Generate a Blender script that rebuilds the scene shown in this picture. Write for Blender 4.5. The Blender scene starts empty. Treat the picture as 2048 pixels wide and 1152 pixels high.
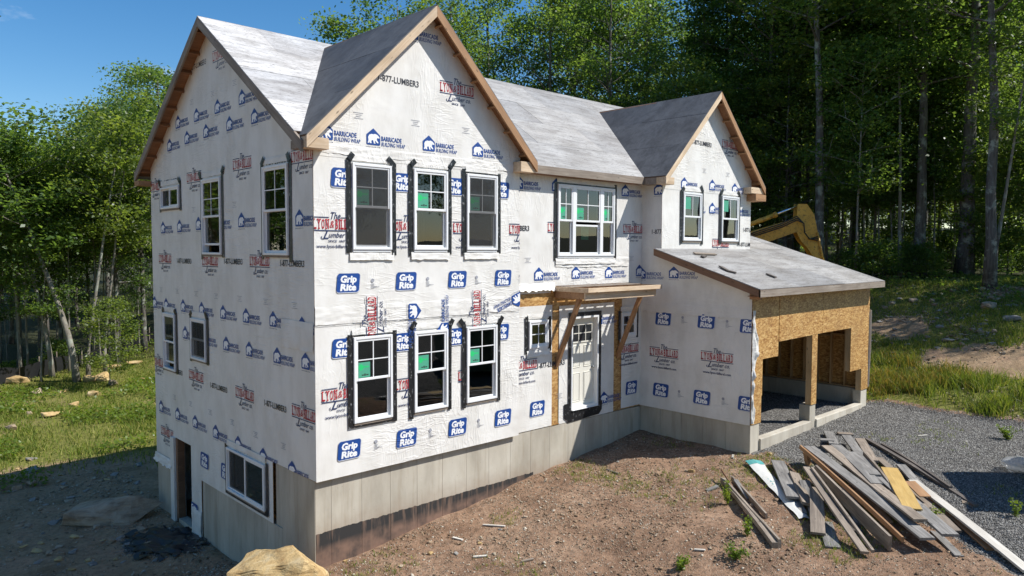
import bpy, bmesh, math, random
import numpy as np
from mathutils import Vector, Matrix, noise
random.seed(7); rng = np.random.default_rng(7)
SC = bpy.context.scene
COL = SC.collection
rad = math.radians

# ------------------------------------------------------------------ camera
CAM = np.array([-6.0502, -11.2078, 3.9471]); YAW, PIT, ROL, FPX = rad(43.3813), rad(2.9866), rad(0.2059), 1475.04
def cam_axes():
    f = np.array([math.sin(YAW)*math.cos(PIT), math.cos(YAW)*math.cos(PIT), -math.sin(PIT)])
    r = np.array([math.cos(YAW), -math.sin(YAW), 0.0]); u = np.cross(r, f)
    return f, r*math.cos(ROL)+u*math.sin(ROL), -r*math.sin(ROL)+u*math.cos(ROL)
CF, CR, CU = cam_axes()
def ray(px, py): return CF + CR*(px-1024)/FPX - CU*(py-576)/FPX
def at(px, py, **k):                       # photo pixel -> point on an axis-aligned plane
    (ax, v), = k.items(); i = 'xyz'.index(ax); d = ray(px, py)
    return CAM + d*(v-CAM[i])/d[i]
cd = bpy.data.cameras.new('camera'); cam = bpy.data.objects.new('camera', cd); COL.objects.link(cam)
cd.sensor_width = 36; cd.lens = FPX/2048*36; cd.clip_end = 800; cd.clip_start = .1
cam.matrix_world = Matrix(((CR[0], CU[0], -CF[0], CAM[0]), (CR[1], CU[1], -CF[1], CAM[1]), (CR[2], CU[2], -CF[2], CAM[2]), (0, 0, 0, 1)))
SC.camera = cam

# ------------------------------------------------------------------ sky, sun, exposure
SUNV = Vector((.87, -1.0, 1.53)).normalized()          # towards the sun
world = bpy.data.worlds.new('World'); SC.world = world; world.use_nodes = True
wn = world.node_tree; wn.nodes.clear()
sky = wn.nodes.new('ShaderNodeTexSky'); sky.sky_type = 'NISHITA'; sky.sun_disc = False
sky.sun_elevation = math.asin(SUNV.z); sky.sun_rotation = math.atan2(SUNV.x, SUNV.y)
sky.air_density = 1.0; sky.dust_density = .25; sky.ozone_density = 2.0; sky.altitude = 200
bg = wn.nodes.new('ShaderNodeBackground'); bg.inputs[1].default_value = .105
wo = wn.nodes.new('ShaderNodeOutputWorld')
hs = wn.nodes.new('ShaderNodeHueSaturation'); hs.inputs['Saturation'].default_value = 1.36; wn.links.new(sky.outputs[0], hs.inputs['Color'])
# thin cloud wisps, spread over the whole sky as added neutral fill
tc = wn.nodes.new('ShaderNodeTexCoord'); mp = wn.nodes.new('ShaderNodeMapping'); mp.inputs['Scale'].default_value = (1, 1, 2.6); mp.inputs['Location'].default_value = (1.35, .4, .2)
cn = wn.nodes.new('ShaderNodeTexNoise'); cn.inputs['Scale'].default_value = 2.3; cn.inputs['Detail'].default_value = 7; cn.inputs['Roughness'].default_value = .6
cr = wn.nodes.new('ShaderNodeValToRGB'); cr.color_ramp.elements[0].position = .565; cr.color_ramp.elements[1].position = .80
cm_ = wn.nodes.new('ShaderNodeMix'); cm_.data_type = 'RGBA'; cm_.inputs[7].default_value = (9.5, 9.6, 9.8, 1)
wn.links.new(tc.outputs['Generated'], mp.inputs['Vector']); wn.links.new(mp.outputs[0], cn.inputs['Vector']); wn.links.new(cn.outputs[0], cr.inputs[0]); wn.links.new(cr.outputs[0], cm_.inputs[0]); wn.links.new(hs.outputs[0], cm_.inputs[6]); wn.links.new(cm_.outputs[2], bg.inputs[0]); wn.links.new(bg.outputs[0], wo.inputs[0])
sl = bpy.data.lights.new('sun', 'SUN'); sl.energy = 4.5; sl.angle = rad(.53); sl.color = (1, .98, .945)
so = bpy.data.objects.new('sun', sl); COL.objects.link(so)
so.rotation_euler = SUNV.to_track_quat('Z', 'Y').to_euler(); so.location = (20, -20, 30)
SC.view_settings.view_transform = 'Standard'; SC.view_settings.look = 'None'
SC.view_settings.exposure = .45; SC.view_settings.gamma = 1; SC.view_settings.use_curve_mapping = False
SC.render.engine = 'CYCLES'; SC.cycles.use_denoising = True
SC.cycles.max_bounces = 8; SC.cycles.diffuse_bounces = 6; SC.cycles.transparent_max_bounces = 12
SC.cycles.caustics_reflective = False; SC.cycles.caustics_refractive = False; SC.cycles.sample_clamp_indirect = 6

# ------------------------------------------------------------------ object helpers
W = {}
def link(o, parent=None, M=None):
    COL.objects.link(o); M = M or Matrix.Identity(4); W[o] = M
    if parent is not None:
        o.parent = parent; o.matrix_parent_inverse = W[parent].inverted()
        o.matrix_basis = M
    else:
        o.matrix_world = M
    return o
def tag(o, label=None, cat=None, group=None, kind=None):
    if label: o['label'] = label
    if cat: o['category'] = cat
    if group: o['group'] = group
    if kind: o['kind'] = kind
    return o
def thing(name, label, cat, loc=(0, 0, 0), rz=0, group=None):
    o = bpy.data.objects.new(name, None); o.empty_display_size = .3
    link(o, None, Matrix.Translation(loc) @ Matrix.Rotation(rz, 4, 'Z'))
    return tag(o, label, cat, group)
def np_mesh(name, V, F, smooth=False):
    V = np.asarray(V, np.float32); F = np.asarray(F, np.int32); k = F.shape[1]
    me = bpy.data.meshes.new(name)
    me.vertices.add(len(V)); me.vertices.foreach_set('co', V.ravel())
    me.loops.add(F.size); me.loops.foreach_set('vertex_index', F.ravel())
    me.polygons.add(len(F)); me.polygons.foreach_set('loop_start', np.arange(0, F.size, k, dtype=np.int32))
    me.polygons.foreach_set('loop_total', np.full(len(F), k, np.int32))
    if smooth: me.polygons.foreach_set('use_smooth', np.ones(len(F), bool))
    me.update(calc_edges=True); return me
class MB:
    def __init__(s): s.v = []; s.f = []; s.m = []
    def add(s, vs, fs, mi=0):
        b = len(s.v); s.v += [tuple(map(float, p)) for p in vs]; s.f += [tuple(b+i for i in f) for f in fs]; s.m += [mi]*len(fs); return s
    def box(s, a, b, mi=0):
        x0, y0, z0 = map(min, zip(a, b)); x1, y1, z1 = map(max, zip(a, b))
        return s.add([(x0,y0,z0),(x1,y0,z0),(x1,y1,z0),(x0,y1,z0),(x0,y0,z1),(x1,y0,z1),(x1,y1,z1),(x0,y1,z1)],
                     [(0,3,2,1),(4,5,6,7),(0,1,5,4),(1,2,6,5),(2,3,7,6),(3,0,4,7)], mi)
    def prism(s, pts, vec, mi=0):
        n = len(pts); p = [Vector(q) for q in pts]; vec = Vector(vec)
        nrm = sum(((p[i]).cross(p[(i+1) % n]) for i in range(n)), Vector())
        if nrm.dot(vec) > 0: p = p[::-1]
        return s.add(p+[q+vec for q in p], [tuple(range(n)), tuple(range(2*n-1, n-1, -1))]+[(i, n+i, n+(i+1) % n, (i+1) % n)[::-1] for i in range(n)], mi)
    def tube(s, pts, rads, k=6, mi=0, cap=True):
        pts = [Vector(p) for p in pts]; n = len(pts); vs = []
        if not hasattr(rads, '__len__'): rads = [rads]*n
        ref = Vector((0, 0, 1))
        for i, p in enumerate(pts):
            d = (pts[min(i+1, n-1)]-pts[max(i-1, 0)]).normalized()
            a = d.cross(ref)
            if a.length < .1: a = d.cross(Vector((1, 0, 0)))
            a.normalize(); b = d.cross(a)
            vs += [p+(a*math.cos(t)+b*math.sin(t))*rads[i] for t in (2*math.pi*j/k for j in range(k))]
        fs = [(i*k+j, i*k+(j+1) % k, (i+1)*k+(j+1) % k, (i+1)*k+j) for i in range(n-1) for j in range(k)]
        if cap: fs += [tuple(range(k))[::-1], tuple((n-1)*k+j for j in range(k))]
        return s.add(vs, fs, mi)
    def xf(s, M): s.v = [tuple(M @ Vector(p)) for p in s.v]; return s
    def mesh(s, name, mats, smooth=False):
        me = bpy.data.meshes.new(name); me.from_pydata(s.v, [], s.f)
        for m in (mats if isinstance(mats, (list, tuple)) else [mats]): me.materials.append(m)
        me.polygons.foreach_set('material_index', s.m)
        if smooth: me.polygons.foreach_set('use_smooth', [True]*len(s.f))
        me.update(); return me
    def obj(s, name, mats, parent=None, M=None, smooth=False):
        return link(bpy.data.objects.new(name, s.mesh(name, mats, smooth)), parent, M)
def bevel(o, w=.004, seg=1):
    b = o.modifiers.new('bevel', 'BEVEL'); b.width = w; b.segments = seg; b.limit_method = 'ANGLE'; return o
def axes_m(p, X, Y, Z): return Matrix(((X[0], Y[0], Z[0], p[0]), (X[1], Y[1], Z[1], p[1]), (X[2], Y[2], Z[2], p[2]), (0, 0, 0, 1)))
def beam(name, p0, p1, w, t, m, parent=None, up=(0, 0, 1), bend=0, seg=1):
    """board from p0 to p1: local X along it, width w along local Y, thickness t along local Z (top face towards 'up')"""
    p0, p1 = Vector(p0), Vector(p1); X = p1-p0; L = X.length; X.normalize()
    Z = Vector(up)-X*X.dot(Vector(up))
    if Z.length < 1e-4: Z = X.orthogonal()
    Z.normalize(); Y = Z.cross(X)
    b = MB()
    if seg == 1: b.box((0, -w/2, -t), (L, w/2, 0))
    else:
        vs = []; fs = []
        for i in range(seg+1):
            x = L*i/seg; dz = bend*(1-(2*i/seg-1)**2); ww = w/2*(1+.03*math.sin(i*2.1))
            vs += [(x, -ww, dz-t), (x, ww, dz-t), (x, ww, dz), (x, -ww, dz)]
        for i in range(seg):
            a = 4*i; fs += [(a+j, a+(j+1) % 4, a+4+(j+1) % 4, a+4+j)[::-1] for j in range(4)]
        fs += [(0, 1, 2, 3)[::-1], tuple(4*seg+j for j in range(4))]
        b.add(vs, fs)
    return b.obj(name, m, parent, axes_m(p0, X, Y, Z))

# ------------------------------------------------------------------ material helpers
def new_mat(name):
    m = bpy.data.materials.new(name); m.use_nodes = True; nt = m.node_tree
    return m, nt, nt.nodes['Principled BSDF']
def sset(nt, s, v):
    if isinstance(v, bpy.types.NodeSocket): nt.links.new(v, s)
    elif v is not None:
        if hasattr(s, 'default_value') and hasattr(s.default_value, '__len__') and not hasattr(v, '__len__'): v = [v]*len(s.default_value)
        if hasattr(s, 'default_value') and hasattr(s.default_value, '__len__') and len(s.default_value) == 4 and len(v) == 3: v = (*v, 1)
        s.default_value = v
def nd(nt, typ, out=0, props=None, **ins):
    n = nt.nodes.new('ShaderNode'+typ)
    for k, v in (props or {}).items(): setattr(n, k, v)
    for k, v in ins.items():
        key = int(k[1:]) if k[0] == 'i' and k[1:].isdigit() else k.replace('_', ' ')
        sset(nt, n.inputs[key], v)
    return n.outputs[out]
def pos(nt): return nd(nt, 'NewGeometry')
def objco(nt): return nd(nt, 'TexCoord', 3)
def mapping(nt, v, scale=(1, 1, 1), rot=(0, 0, 0), loc=(0, 0, 0)): return nd(nt, 'Mapping', Vector=v, Scale=scale, Rotation=rot, Location=loc)
def noi(nt, v, s, d=4, r=.55, dist=0, out=0): return nd(nt, 'TexNoise', out, Vector=v, Scale=s, Detail=d, Roughness=r, Distortion=dist)
def ramp(nt, f, stops):
    n = nt.nodes.new('ShaderNodeValToRGB'); e = n.color_ramp.elements
    while len(e) < len(stops): e.new(.5)
    for a, (p, c) in zip(e, stops):
        a.position = p; a.color = (*c, 1) if hasattr(c, '__len__') else (c, c, c, 1)
    nt.links.new(f, n.inputs[0]); return n.outputs[0]
def mixc(nt, f, a, b, mode='MIX'):
    n = nt.nodes.new('ShaderNodeMix'); n.data_type = 'RGBA'; n.blend_type = mode; n.clamp_factor = True
    sset(nt, n.inputs[0], f); sset(nt, n.inputs[6], a); sset(nt, n.inputs[7], b); return n.outputs[2]
def mth(nt, op, a, b=None, c=None, clamp=False):
    n = nt.nodes.new('ShaderNodeMath'); n.operation = op; n.use_clamp = clamp
    for i, v in enumerate((a, b, c)):
        if v is not None: sset(nt, n.inputs[i], v)
    return n.outputs[0]
def bump(nt, h, st=.3, dist=.01, normal=None): return nd(nt, 'Bump', Height=h, Strength=st, Distance=dist, Normal=normal)
def fin(m, b, color=None, rough=None, normal=None, **kw):
    nt = m.node_tree
    if color is not None: sset(nt, b.inputs['Base Color'], color)
    if rough is not None: sset(nt, b.inputs['Roughness'], rough)
    if normal is not None: sset(nt, b.inputs['Normal'], normal)
    for k, v in kw.items(): sset(nt, b.inputs[k.replace('_', ' ')], v)
    return m
def flat(name, c, rough=.6, var=.12, scale=8, **kw):
    m, nt, b = new_mat(name); n = noi(nt, pos(nt), scale, 5)
    return fin(m, b, mixc(nt, n, [x*(1-var) for x in c], [min(1, x*(1+var)) for x in c]), rough, **kw)

def wrap_normal(nt):
    p = pos(nt)
    a = noi(nt, p, 1.3, 2, .45, .5)
    q = mapping(nt, p, (5, 5, 1.5), (rad(8), rad(33), rad(8)))
    c1 = noi(nt, q, 1.5, 2, .45, .9)
    q2 = mapping(nt, p, (1.6, 1.6, 7), (rad(10), rad(-12), 0))
    c2 = noi(nt, q2, 1.0, 2, .5, 1.3)
    zone = ramp(nt, noi(nt, p, .5, 2), [(.46, 0.0), (.64, 1.0)])
    zone2 = ramp(nt, noi(nt, mapping(nt, p, loc=(7, 3, 5)), .6, 2), [(.44, 0.0), (.62, 1.0)])
    c1r = ramp(nt, c1, [(.42, 0), (.5, 1), (.58, 0)]); c2r = ramp(nt, c2, [(.43, 0), (.5, 1), (.57, 0)])
    h = mth(nt, 'ADD', mth(nt, 'MULTIPLY', mth(nt, 'MULTIPLY', c1r, zone), .45), mth(nt, 'MULTIPLY', mth(nt, 'MULTIPLY', c2r, zone2), .4))
    h = mth(nt, 'ADD', h, mth(nt, 'MULTIPLY', a, 2.2))
    return bump(nt, h, .68, .017), p
def make_wrap(name='house_wrap'):
    m, nt, b = new_mat(name); nrm, p = wrap_normal(nt)
    grime = ramp(nt, noi(nt, mapping(nt, p, (1, 1, .5)), 2.2, 6, .6), [(.35, (.68, .65, .595)), (.6, (.78, .755, .705))])
    sp = ramp(nt, noi(nt, p, 55, 2), [(.70, 1), (.76, .8)])
    return fin(m, b, mixc(nt, 1.0, grime, sp, 'MULTIPLY'), .5, nrm, Specular_IOR_Level=.35)
def make_print(name, c):
    m, nt, b = new_mat(name); nrm, p = wrap_normal(nt)
    n = noi(nt, p, 30, 3); return fin(m, b, mixc(nt, n, [x*.85 for x in c], [min(1, x*1.2) for x in c]), .5, nrm)
def make_wood(name, c1, c2, knots=True, rough=.7, scale=1.0, blotch=None):
    m, nt, b = new_mat(name); o = objco(nt)
    rnd = nd(nt, 'ObjectInfo', 5)
    off = nd(nt, 'CombineXYZ', X=mth(nt, 'MULTIPLY', rnd, 37.0), Y=mth(nt, 'MULTIPLY', rnd, 11.0), Z=0.0)
    o = nd(nt, 'VectorMath', props={'operation': 'ADD'}, i0=o, i1=off)
    g = noi(nt, mapping(nt, o, (1.3*scale, 26*scale, 26*scale)), 1.0, 5, .6, .8)
    col = ramp(nt, g, [(.3, c1), (.65, c2)])
    if knots:
        k = nd(nt, 'TexVoronoi', Vector=mapping(nt, o, (3.2, 9, 9)), Scale=1.0)
        col = mixc(nt, ramp(nt, k, [(.06, .85), (.16, 0)]), col, [x*.3 for x in c1])
    big = noi(nt, mapping(nt, o, (1.1, 3, 3)), 1.3, 4)
    col = mixc(nt, ramp(nt, big, [(.4, 0), (.75, .7)]), col, blotch or [x*.65 for x in c1])
    col = mixc(nt, 1.0, col, mixc(nt, rnd, (.82, .82, .82), (1.05, 1.05, 1.05)), 'MULTIPLY')
    return fin(m, b, col, rough, bump(nt, g, .35, .004))
def make_osb(name, tint=1.0):
    m, nt, b = new_mat(name); p = pos(nt)
    h = None; cols = []
    for i, (rot, sc) in enumerate(((20, 1), (75, 1.2), (-40, .9))):
        v = nd(nt, 'TexVoronoi', 1, Vector=mapping(nt, p, (9*sc, 9*sc, 22*sc), (0, rad(rot), 0), (i*3.1, 0, i*1.7)), Scale=1.6, Randomness=1.0)
        cols.append(nd(nt, 'SeparateColor', Color=v))
    mix1 = mth(nt, 'MULTIPLY_ADD', cols[0], .4, mth(nt, 'MULTIPLY_ADD', cols[1], .35, mth(nt, 'MULTIPLY', cols[2], .25)))
    mix1 = mth(nt, 'ADD', mix1, mth(nt, 'MULTIPLY', mth(nt, 'SUBTRACT', noi(nt, p, 60, 3), .5), .25))
    t = tint
    col = ramp(nt, mix1, [(.2, (.29*t, .13*t, .035*t)), (.45, (.46*t, .245*t, .075*t)), (.62, (.56*t, .325*t, .11*t)), (.85, (.70*t, .46*t, .19*t))])
    st = noi(nt, mapping(nt, p, (1, 1, .6)), 1.4, 4)
    col = mixc(nt, ramp(nt, st, [(.45, 0), (.8, .45)]), col, (.25*t, .14*t, .06*t))
    return fin(m, b, col, .55, bump(nt, mix1, .3, .004))
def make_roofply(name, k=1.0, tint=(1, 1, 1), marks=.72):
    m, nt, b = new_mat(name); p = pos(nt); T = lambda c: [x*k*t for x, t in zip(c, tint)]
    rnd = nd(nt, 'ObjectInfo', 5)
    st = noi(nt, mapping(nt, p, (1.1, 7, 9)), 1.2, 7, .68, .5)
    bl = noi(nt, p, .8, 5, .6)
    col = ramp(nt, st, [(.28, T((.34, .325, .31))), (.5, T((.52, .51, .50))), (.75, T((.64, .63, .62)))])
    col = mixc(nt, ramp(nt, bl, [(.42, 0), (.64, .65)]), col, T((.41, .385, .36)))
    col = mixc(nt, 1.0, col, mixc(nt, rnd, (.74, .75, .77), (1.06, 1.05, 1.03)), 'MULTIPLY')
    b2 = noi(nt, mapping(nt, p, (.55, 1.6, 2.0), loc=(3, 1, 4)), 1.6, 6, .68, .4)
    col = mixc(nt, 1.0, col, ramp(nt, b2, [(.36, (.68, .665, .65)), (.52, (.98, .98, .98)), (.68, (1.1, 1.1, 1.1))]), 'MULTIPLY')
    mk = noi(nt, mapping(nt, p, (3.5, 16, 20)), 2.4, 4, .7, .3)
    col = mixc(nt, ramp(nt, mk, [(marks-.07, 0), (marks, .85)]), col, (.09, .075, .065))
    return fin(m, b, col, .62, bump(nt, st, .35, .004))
def make_concrete(name, tar=False, shade=1.0):
    m, nt, b = new_mat(name); p = pos(nt)
    rnd = nd(nt, 'ObjectInfo', 5)
    n1 = noi(nt, mapping(nt, p, (1, 1, .35)), 1.8, 7, .62)
    col = ramp(nt, n1, [(.3, (.36*shade, .32*shade, .255*shade)), (.55, (.50*shade, .455*shade, .37*shade)), (.75, (.57*shade, .53*shade, .445*shade))])
    col = mixc(nt, 1.0, col, mixc(nt, rnd, (.84, .83, .82), (1.04, 1.04, 1.04)), 'MULTIPLY')
    st = noi(nt, mapping(nt, p, (7, 7, .5)), 1.3, 4, .6)
    col = mixc(nt, ramp(nt, st, [(.52, 0), (.74, .5)]), col, (.30*shade, .235*shade, .16*shade))
    pit = nd(nt, 'TexVoronoi', Vector=p, Scale=14.0)
    pm = ramp(nt, pit, [(.05, 1), (.09, 0)])
    col = mixc(nt, mth(nt, 'MULTIPLY', pm, ramp(nt, noi(nt, p, 5, 1), [(.5, 0), (.6, .8)])), col, (.12, .11, .10))
    if tar:
        sp = nd(nt, 'SeparateXYZ', Vector=p); X = sp; Z = sp.node.outputs[2]
        wob = mth(nt, 'MULTIPLY_ADD', noi(nt, mapping(nt, p, (3, 3, .1)), 3, 4), .07, -.035)
        top = mth(nt, 'ADD', wob, -.945)
        tm = mth(nt, 'MULTIPLY', mth(nt, 'LESS_THAN', Z, top), mth(nt, 'LESS_THAN', X, 5.3))
        tc = ramp(nt, noi(nt, mapping(nt, p, (9, 9, 1.2)), 1.2, 4), [(.50, (.028, .026, .025)), (.66, (.15, .098, .07))])
        low = mth(nt, 'MULTIPLY', mth(nt, 'SUBTRACT', mth(nt, 'MULTIPLY_ADD', X, .03, -1.16), Z), 7.0, clamp=True)
        tc = mixc(nt, mth(nt, 'MULTIPLY', low, ramp(nt, noi(nt, p, 3, 3), [(.35, .2), (.6, .95)])), tc, (.22, .132, .092))
        col = mixc(nt, tm, col, tc)
        mud = ramp(nt, mth(nt, 'ADD', mth(nt, 'MULTIPLY', mth(nt, 'ADD', Z, .55), -1.2), mth(nt, 'MULTIPLY', noi(nt, p, 4, 4), .5)), [(.35, 0), (.8, .5)])
        col = mixc(nt, mth(nt, 'MULTIPLY', mud, mth(nt, 'SUBTRACT', 1.0, tm)), col, (.27, .19, .13))
    return fin(m, b, col, .85, bump(nt, n1, .25, .006))
def make_rock(name, c1, c2, c3):
    m, nt, b = new_mat(name); o = pos(nt)
    n = noi(nt, o, 3, 7, .65, .6); col = ramp(nt, n, [(.3, c1), (.5, c2), (.72, c3)])
    s = noi(nt, mapping(nt, o, (1, 1, 7)), 2.2, 5, .6)
    col = mixc(nt, ramp(nt, s, [(.5, 0), (.66, .6)]), col, [x*.55 for x in c1])
    return fin(m, b, col, .85, bump(nt, mth(nt, 'ADD', noi(nt, o, 14, 6, .65), mth(nt, 'MULTIPLY', s, 1.2)), .7, .03))
def make_leaf(name, c, tr):
    m, nt, b = new_mat(name)
    rnd = nd(nt, 'ObjectInfo', 5); n = noi(nt, pos(nt), .9, 3); n2 = noi(nt, pos(nt), 9, 1)
    f = mth(nt, 'ADD', mth(nt, 'MULTIPLY', n, .55), mth(nt, 'MULTIPLY', n2, .45))
    col = ramp(nt, f, [(.33, [x*.62 for x in c]), (.52, c), (.70, (c[0]*1.75, c[1]*1.4, c[2]*1.2))])
    col = mixc(nt, 1.0, col, mixc(nt, rnd, (.80, .86, .86), (1.15, 1.08, .95)), 'MULTIPLY')
    fin(m, b, col, .42, Specular_IOR_Level=.5)
    tb = nt.nodes.new('ShaderNodeBsdfTranslucent'); sset(nt, tb.inputs[0], mixc(nt, 1.0, col, tr, 'MULTIPLY'))
    mx = nt.nodes.new('ShaderNodeMixShader'); mx.inputs[0].default_value = .5
    nt.links.new(b.outputs[0], mx.inputs[1]); nt.links.new(tb.outputs[0], mx.inputs[2])
    nt.links.new(mx.outputs[0], nt.nodes['Material Output'].inputs[0]); return m
def make_bark(name, c1, c2, lichen=True):
    m, nt, b = new_mat(name); o = pos(nt)
    n = noi(nt, mapping(nt, o, (11, 11, 1.6)), 1.2, 6, .65, .4); col = ramp(nt, n, [(.32, c1), (.68, c2)])
    if lichen: col = mixc(nt, ramp(nt, noi(nt, o, 2.6, 5, .65), [(.52, 0), (.62, .75)]), col, (.34, .36, .30))
    return fin(m, b, col, .9, bump(nt, n, .8, .03))
def make_glass():
    m, nt, b = new_mat('window_glass'); nt.nodes.remove(b)
    t = nt.nodes.new('ShaderNodeBsdfTransparent'); t.inputs[0].default_value = (.72, .76, .74, 1)
    g = nt.nodes.new('ShaderNodeBsdfGlossy'); g.inputs['Roughness'].default_value = .01; g.inputs[0].default_value = (1, 1, 1, 1)
    sset(nt, g.inputs['Normal'], bump(nt, noi(nt, pos(nt), 2.0, 1), .06, .02))
    mx = nt.nodes.new('ShaderNodeMixShader'); sset(nt, mx.inputs[0], mth(nt, 'MULTIPLY', nd(nt, 'Fresnel', IOR=1.5), 2.1, clamp=True))
    nt.links.new(t.outputs[0], mx.inputs[1]); nt.links.new(g.outputs[0], mx.inputs[2]); nt.links.new(mx.outputs[0], nt.nodes['Material Output'].inputs[0]); return m
def make_mesh_screen():
    m, nt, b = new_mat('insect_screen')
    fin(m, b, (.03, .03, .031), .8)
    t = nt.nodes.new('ShaderNodeBsdfTransparent'); mx = nt.nodes.new('ShaderNodeMixShader'); mx.inputs[0].default_value = .6
    nt.links.new(t.outputs[0], mx.inputs[1]); nt.links.new(b.outputs[0], mx.inputs[2]); nt.links.new(mx.outputs[0], nt.nodes['Material Output'].inputs[0]); return m
def make_tape():
    m, nt, b = new_mat('flashing_tape'); p = pos(nt)
    n = noi(nt, mapping(nt, p, (16, 16, 9), (rad(20), rad(15), 0)), 1.5, 3, .6)
    k = ramp(nt, n, [(.60, (.016, .016, .017)), (.66, (.20, .20, .20))])
    return fin(m, b, k, .32, bump(nt, noi(nt, p, 22, 3), .4, .008))

M_WRAP = make_wrap()
M_BLUE = make_print('print_blue', (.006, .055, .25)); M_NAVY = make_print('print_navy', (.025, .04, .11)); M_RED = make_print('print_red', (.42, .018, .03))
M_BLACK = make_print('print_black', (.028, .028, .035)); M_PALE = make_print('print_pale', (.62, .62, .62)); M_PWHITE = make_print('print_white', (.80, .80, .80)); M_GREY = make_print('print_grey', (.34, .34, .37))
M_PINE = make_wood('fresh_pine', (.62, .43, .26), (.80, .63, .44)); M_PINE2 = make_wood('orange_pine', (.34, .175, .08), (.46, .26, .125))
M_OLDPINE = make_wood('weathered_fascia', (.23, .175, .13), (.36, .30, .24)); M_BROWN = make_wood('brown_fascia', (.17, .085, .045), (.26, .14, .075))
M_SOFFIT = make_wood('soffit_wood', (.22, .10, .045), (.34, .17, .08), False)
M_GREYW = make_wood('weathered_grey_plank', (.15, .14, .128), (.38, .355, .32), True, .85); M_GREYB = make_wood('weathered_brown_plank', (.19, .15, .115), (.42, .34, .26), True, .85)
M_DARKW = make_wood('dark_plank', (.08, .066, .056), (.19, .16, .135), True, .85); M_WHITEW = make_wood('white_trim_board', (.62, .56, .47), (.74, .69, .60), False)
M_YEL = make_wood('yellow_board', (.58, .36, .10), (.70, .47, .16), False)
M_STUD = make_wood('stud_wood', (.56, .35, .16), (.70, .48, .26))
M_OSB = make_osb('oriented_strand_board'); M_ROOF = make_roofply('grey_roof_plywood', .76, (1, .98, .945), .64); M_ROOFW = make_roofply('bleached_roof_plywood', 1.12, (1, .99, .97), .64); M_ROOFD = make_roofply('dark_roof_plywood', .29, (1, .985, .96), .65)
M_CONC = make_concrete('foundation_concrete', True); M_CONC2 = make_concrete('plain_concrete'); M_LEDGE = make_concrete('curb_concrete', False, 1.12)
M_VINYL = flat('white_vinyl', (.80, .80, .79), .35, .03, Specular_IOR_Level=.4); M_GLASS = make_glass(); M_SCREEN = make_mesh_screen(); M_TAPE = make_tape()
M_DOOR = flat('primed_door', (.74, .71, .62), .45, .04); M_GREEN = flat('green_sticker', (.075, .35, .22), .5, .08); M_GREEN2 = flat('green_dot', (.02, .52, .16), .5, .05); M_INK = flat('sticker_ink', (.03, .05, .04), .5)
M_INSIDE = flat('interior_sheathing', (.12, .08, .05), .8, .3, 3); M_DARKIN = flat('interior_shade_tone', (.055, .05, .046), .8, .2, 2)
M_STEEL = flat('galvanised_steel', (.35, .35, .35), .35, .1, Metallic=.8); M_CHROME = flat('chrome_rod', (.7, .7, .72), .15, .03, Metallic=1.0)
M_CAT = None

# ------------------------------------------------------------------ terrain height
def vn(x, y, s, seed=0):
    x = np.asarray(x, float)/s+seed*17.3; y = np.asarray(y, float)/s+seed*7.7
    xi = np.floor(x).astype(int); yi = np.floor(y).astype(int); fx = x-xi; fy = y-yi
    fx = fx*fx*(3-2*fx); fy = fy*fy*(3-2*fy)
    def h(a, b):
        n = (a*374761393+b*668265263+seed*974711) & 0xffffffff; n = ((n ^ (n >> 13))*1274126177) & 0xffffffff
        return ((n ^ (n >> 16)) & 0xffff)/65535.0
    return (h(xi, yi)*(1-fx)+h(xi+1, yi)*fx)*(1-fy)+(h(xi, yi+1)*(1-fx)+h(xi+1, yi+1)*fx)*fy-.5
def sm(a, b, t): t = np.clip((np.asarray(t, float)-a)/(b-a), 0, 1); return t*t*(3-2*t)
def g(x, y):
    x = np.asarray(x, float); y = np.asarray(y, float)
    front = np.interp(x, [-60, -6, -2, 0, 1.0, 1.6, 2.2, 2.8, 3.4, 4.0, 4.7, 5.3, 6.5, 7.8, 9.2, 16, 27, 45, 120], [-3, -2.4, -1.8, -1.56, -1.50, -1.44, -1.37, -1.32, -1.28, -1.19, -1.08, -.98, -.94, -.81, -.65, -.5, 2.5, 3.7, 7])
    back = np.interp(x, [-60, -5, 0, 5, 9, 16, 27, 45, 120], [-3.4, -2.6, -2.5, -2.3, -1.2, -.5, 2.5, 3.7, 7])+.032*np.clip(y-12, 0, 40)
    w = sm(.2, 3.9, y+.3*np.clip(x, -3, 0))
    z = front*(1-w)+back*w
    # gravel pad by the garage
    z = z+.05*vn(x, y, 1.3, 1)+.05*vn(x, y, .45, 2)*(1-.6*sm(9, 10, x))+.028*vn(x, y, .2, 3)*(1-.5*sm(9, 10, x))+.25*vn(x, y, 6, 4)*sm(15, 22, x)
    inside = sm(9.2, 9.5, x)*(1-sm(15.4, 15.8, x))*sm(-2.95, -2.6, y)*(1-sm(4, 5, y))
    z = z*(1-inside)+(-.46+.012*vn(x, y, .3, 5))*inside
    return z
def ground_at(px, py):
    d = ray(px, py); t = 3.0
    while t < 200:
        p = CAM+d*t
        if p[2] < g(p[0], p[1]): break
        t += .04 if t < 30 else .2
    return np.array([p[0], p[1], float(g(p[0], p[1]))])
def depth_of(p): return float((np.asarray(p)-CAM) @ CF)
def at_depth(px, depth):                   # ground point under photo column px at a given distance
    t = depth; b = CAM+t*(CF*np.array([1, 1, 0]))/math.hypot(CF[0], CF[1])+np.array([CR[0], CR[1], 0])*(px-1024)/FPX*t
    return np.array([b[0], b[1], float(g(b[0], b[1]))])

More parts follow.
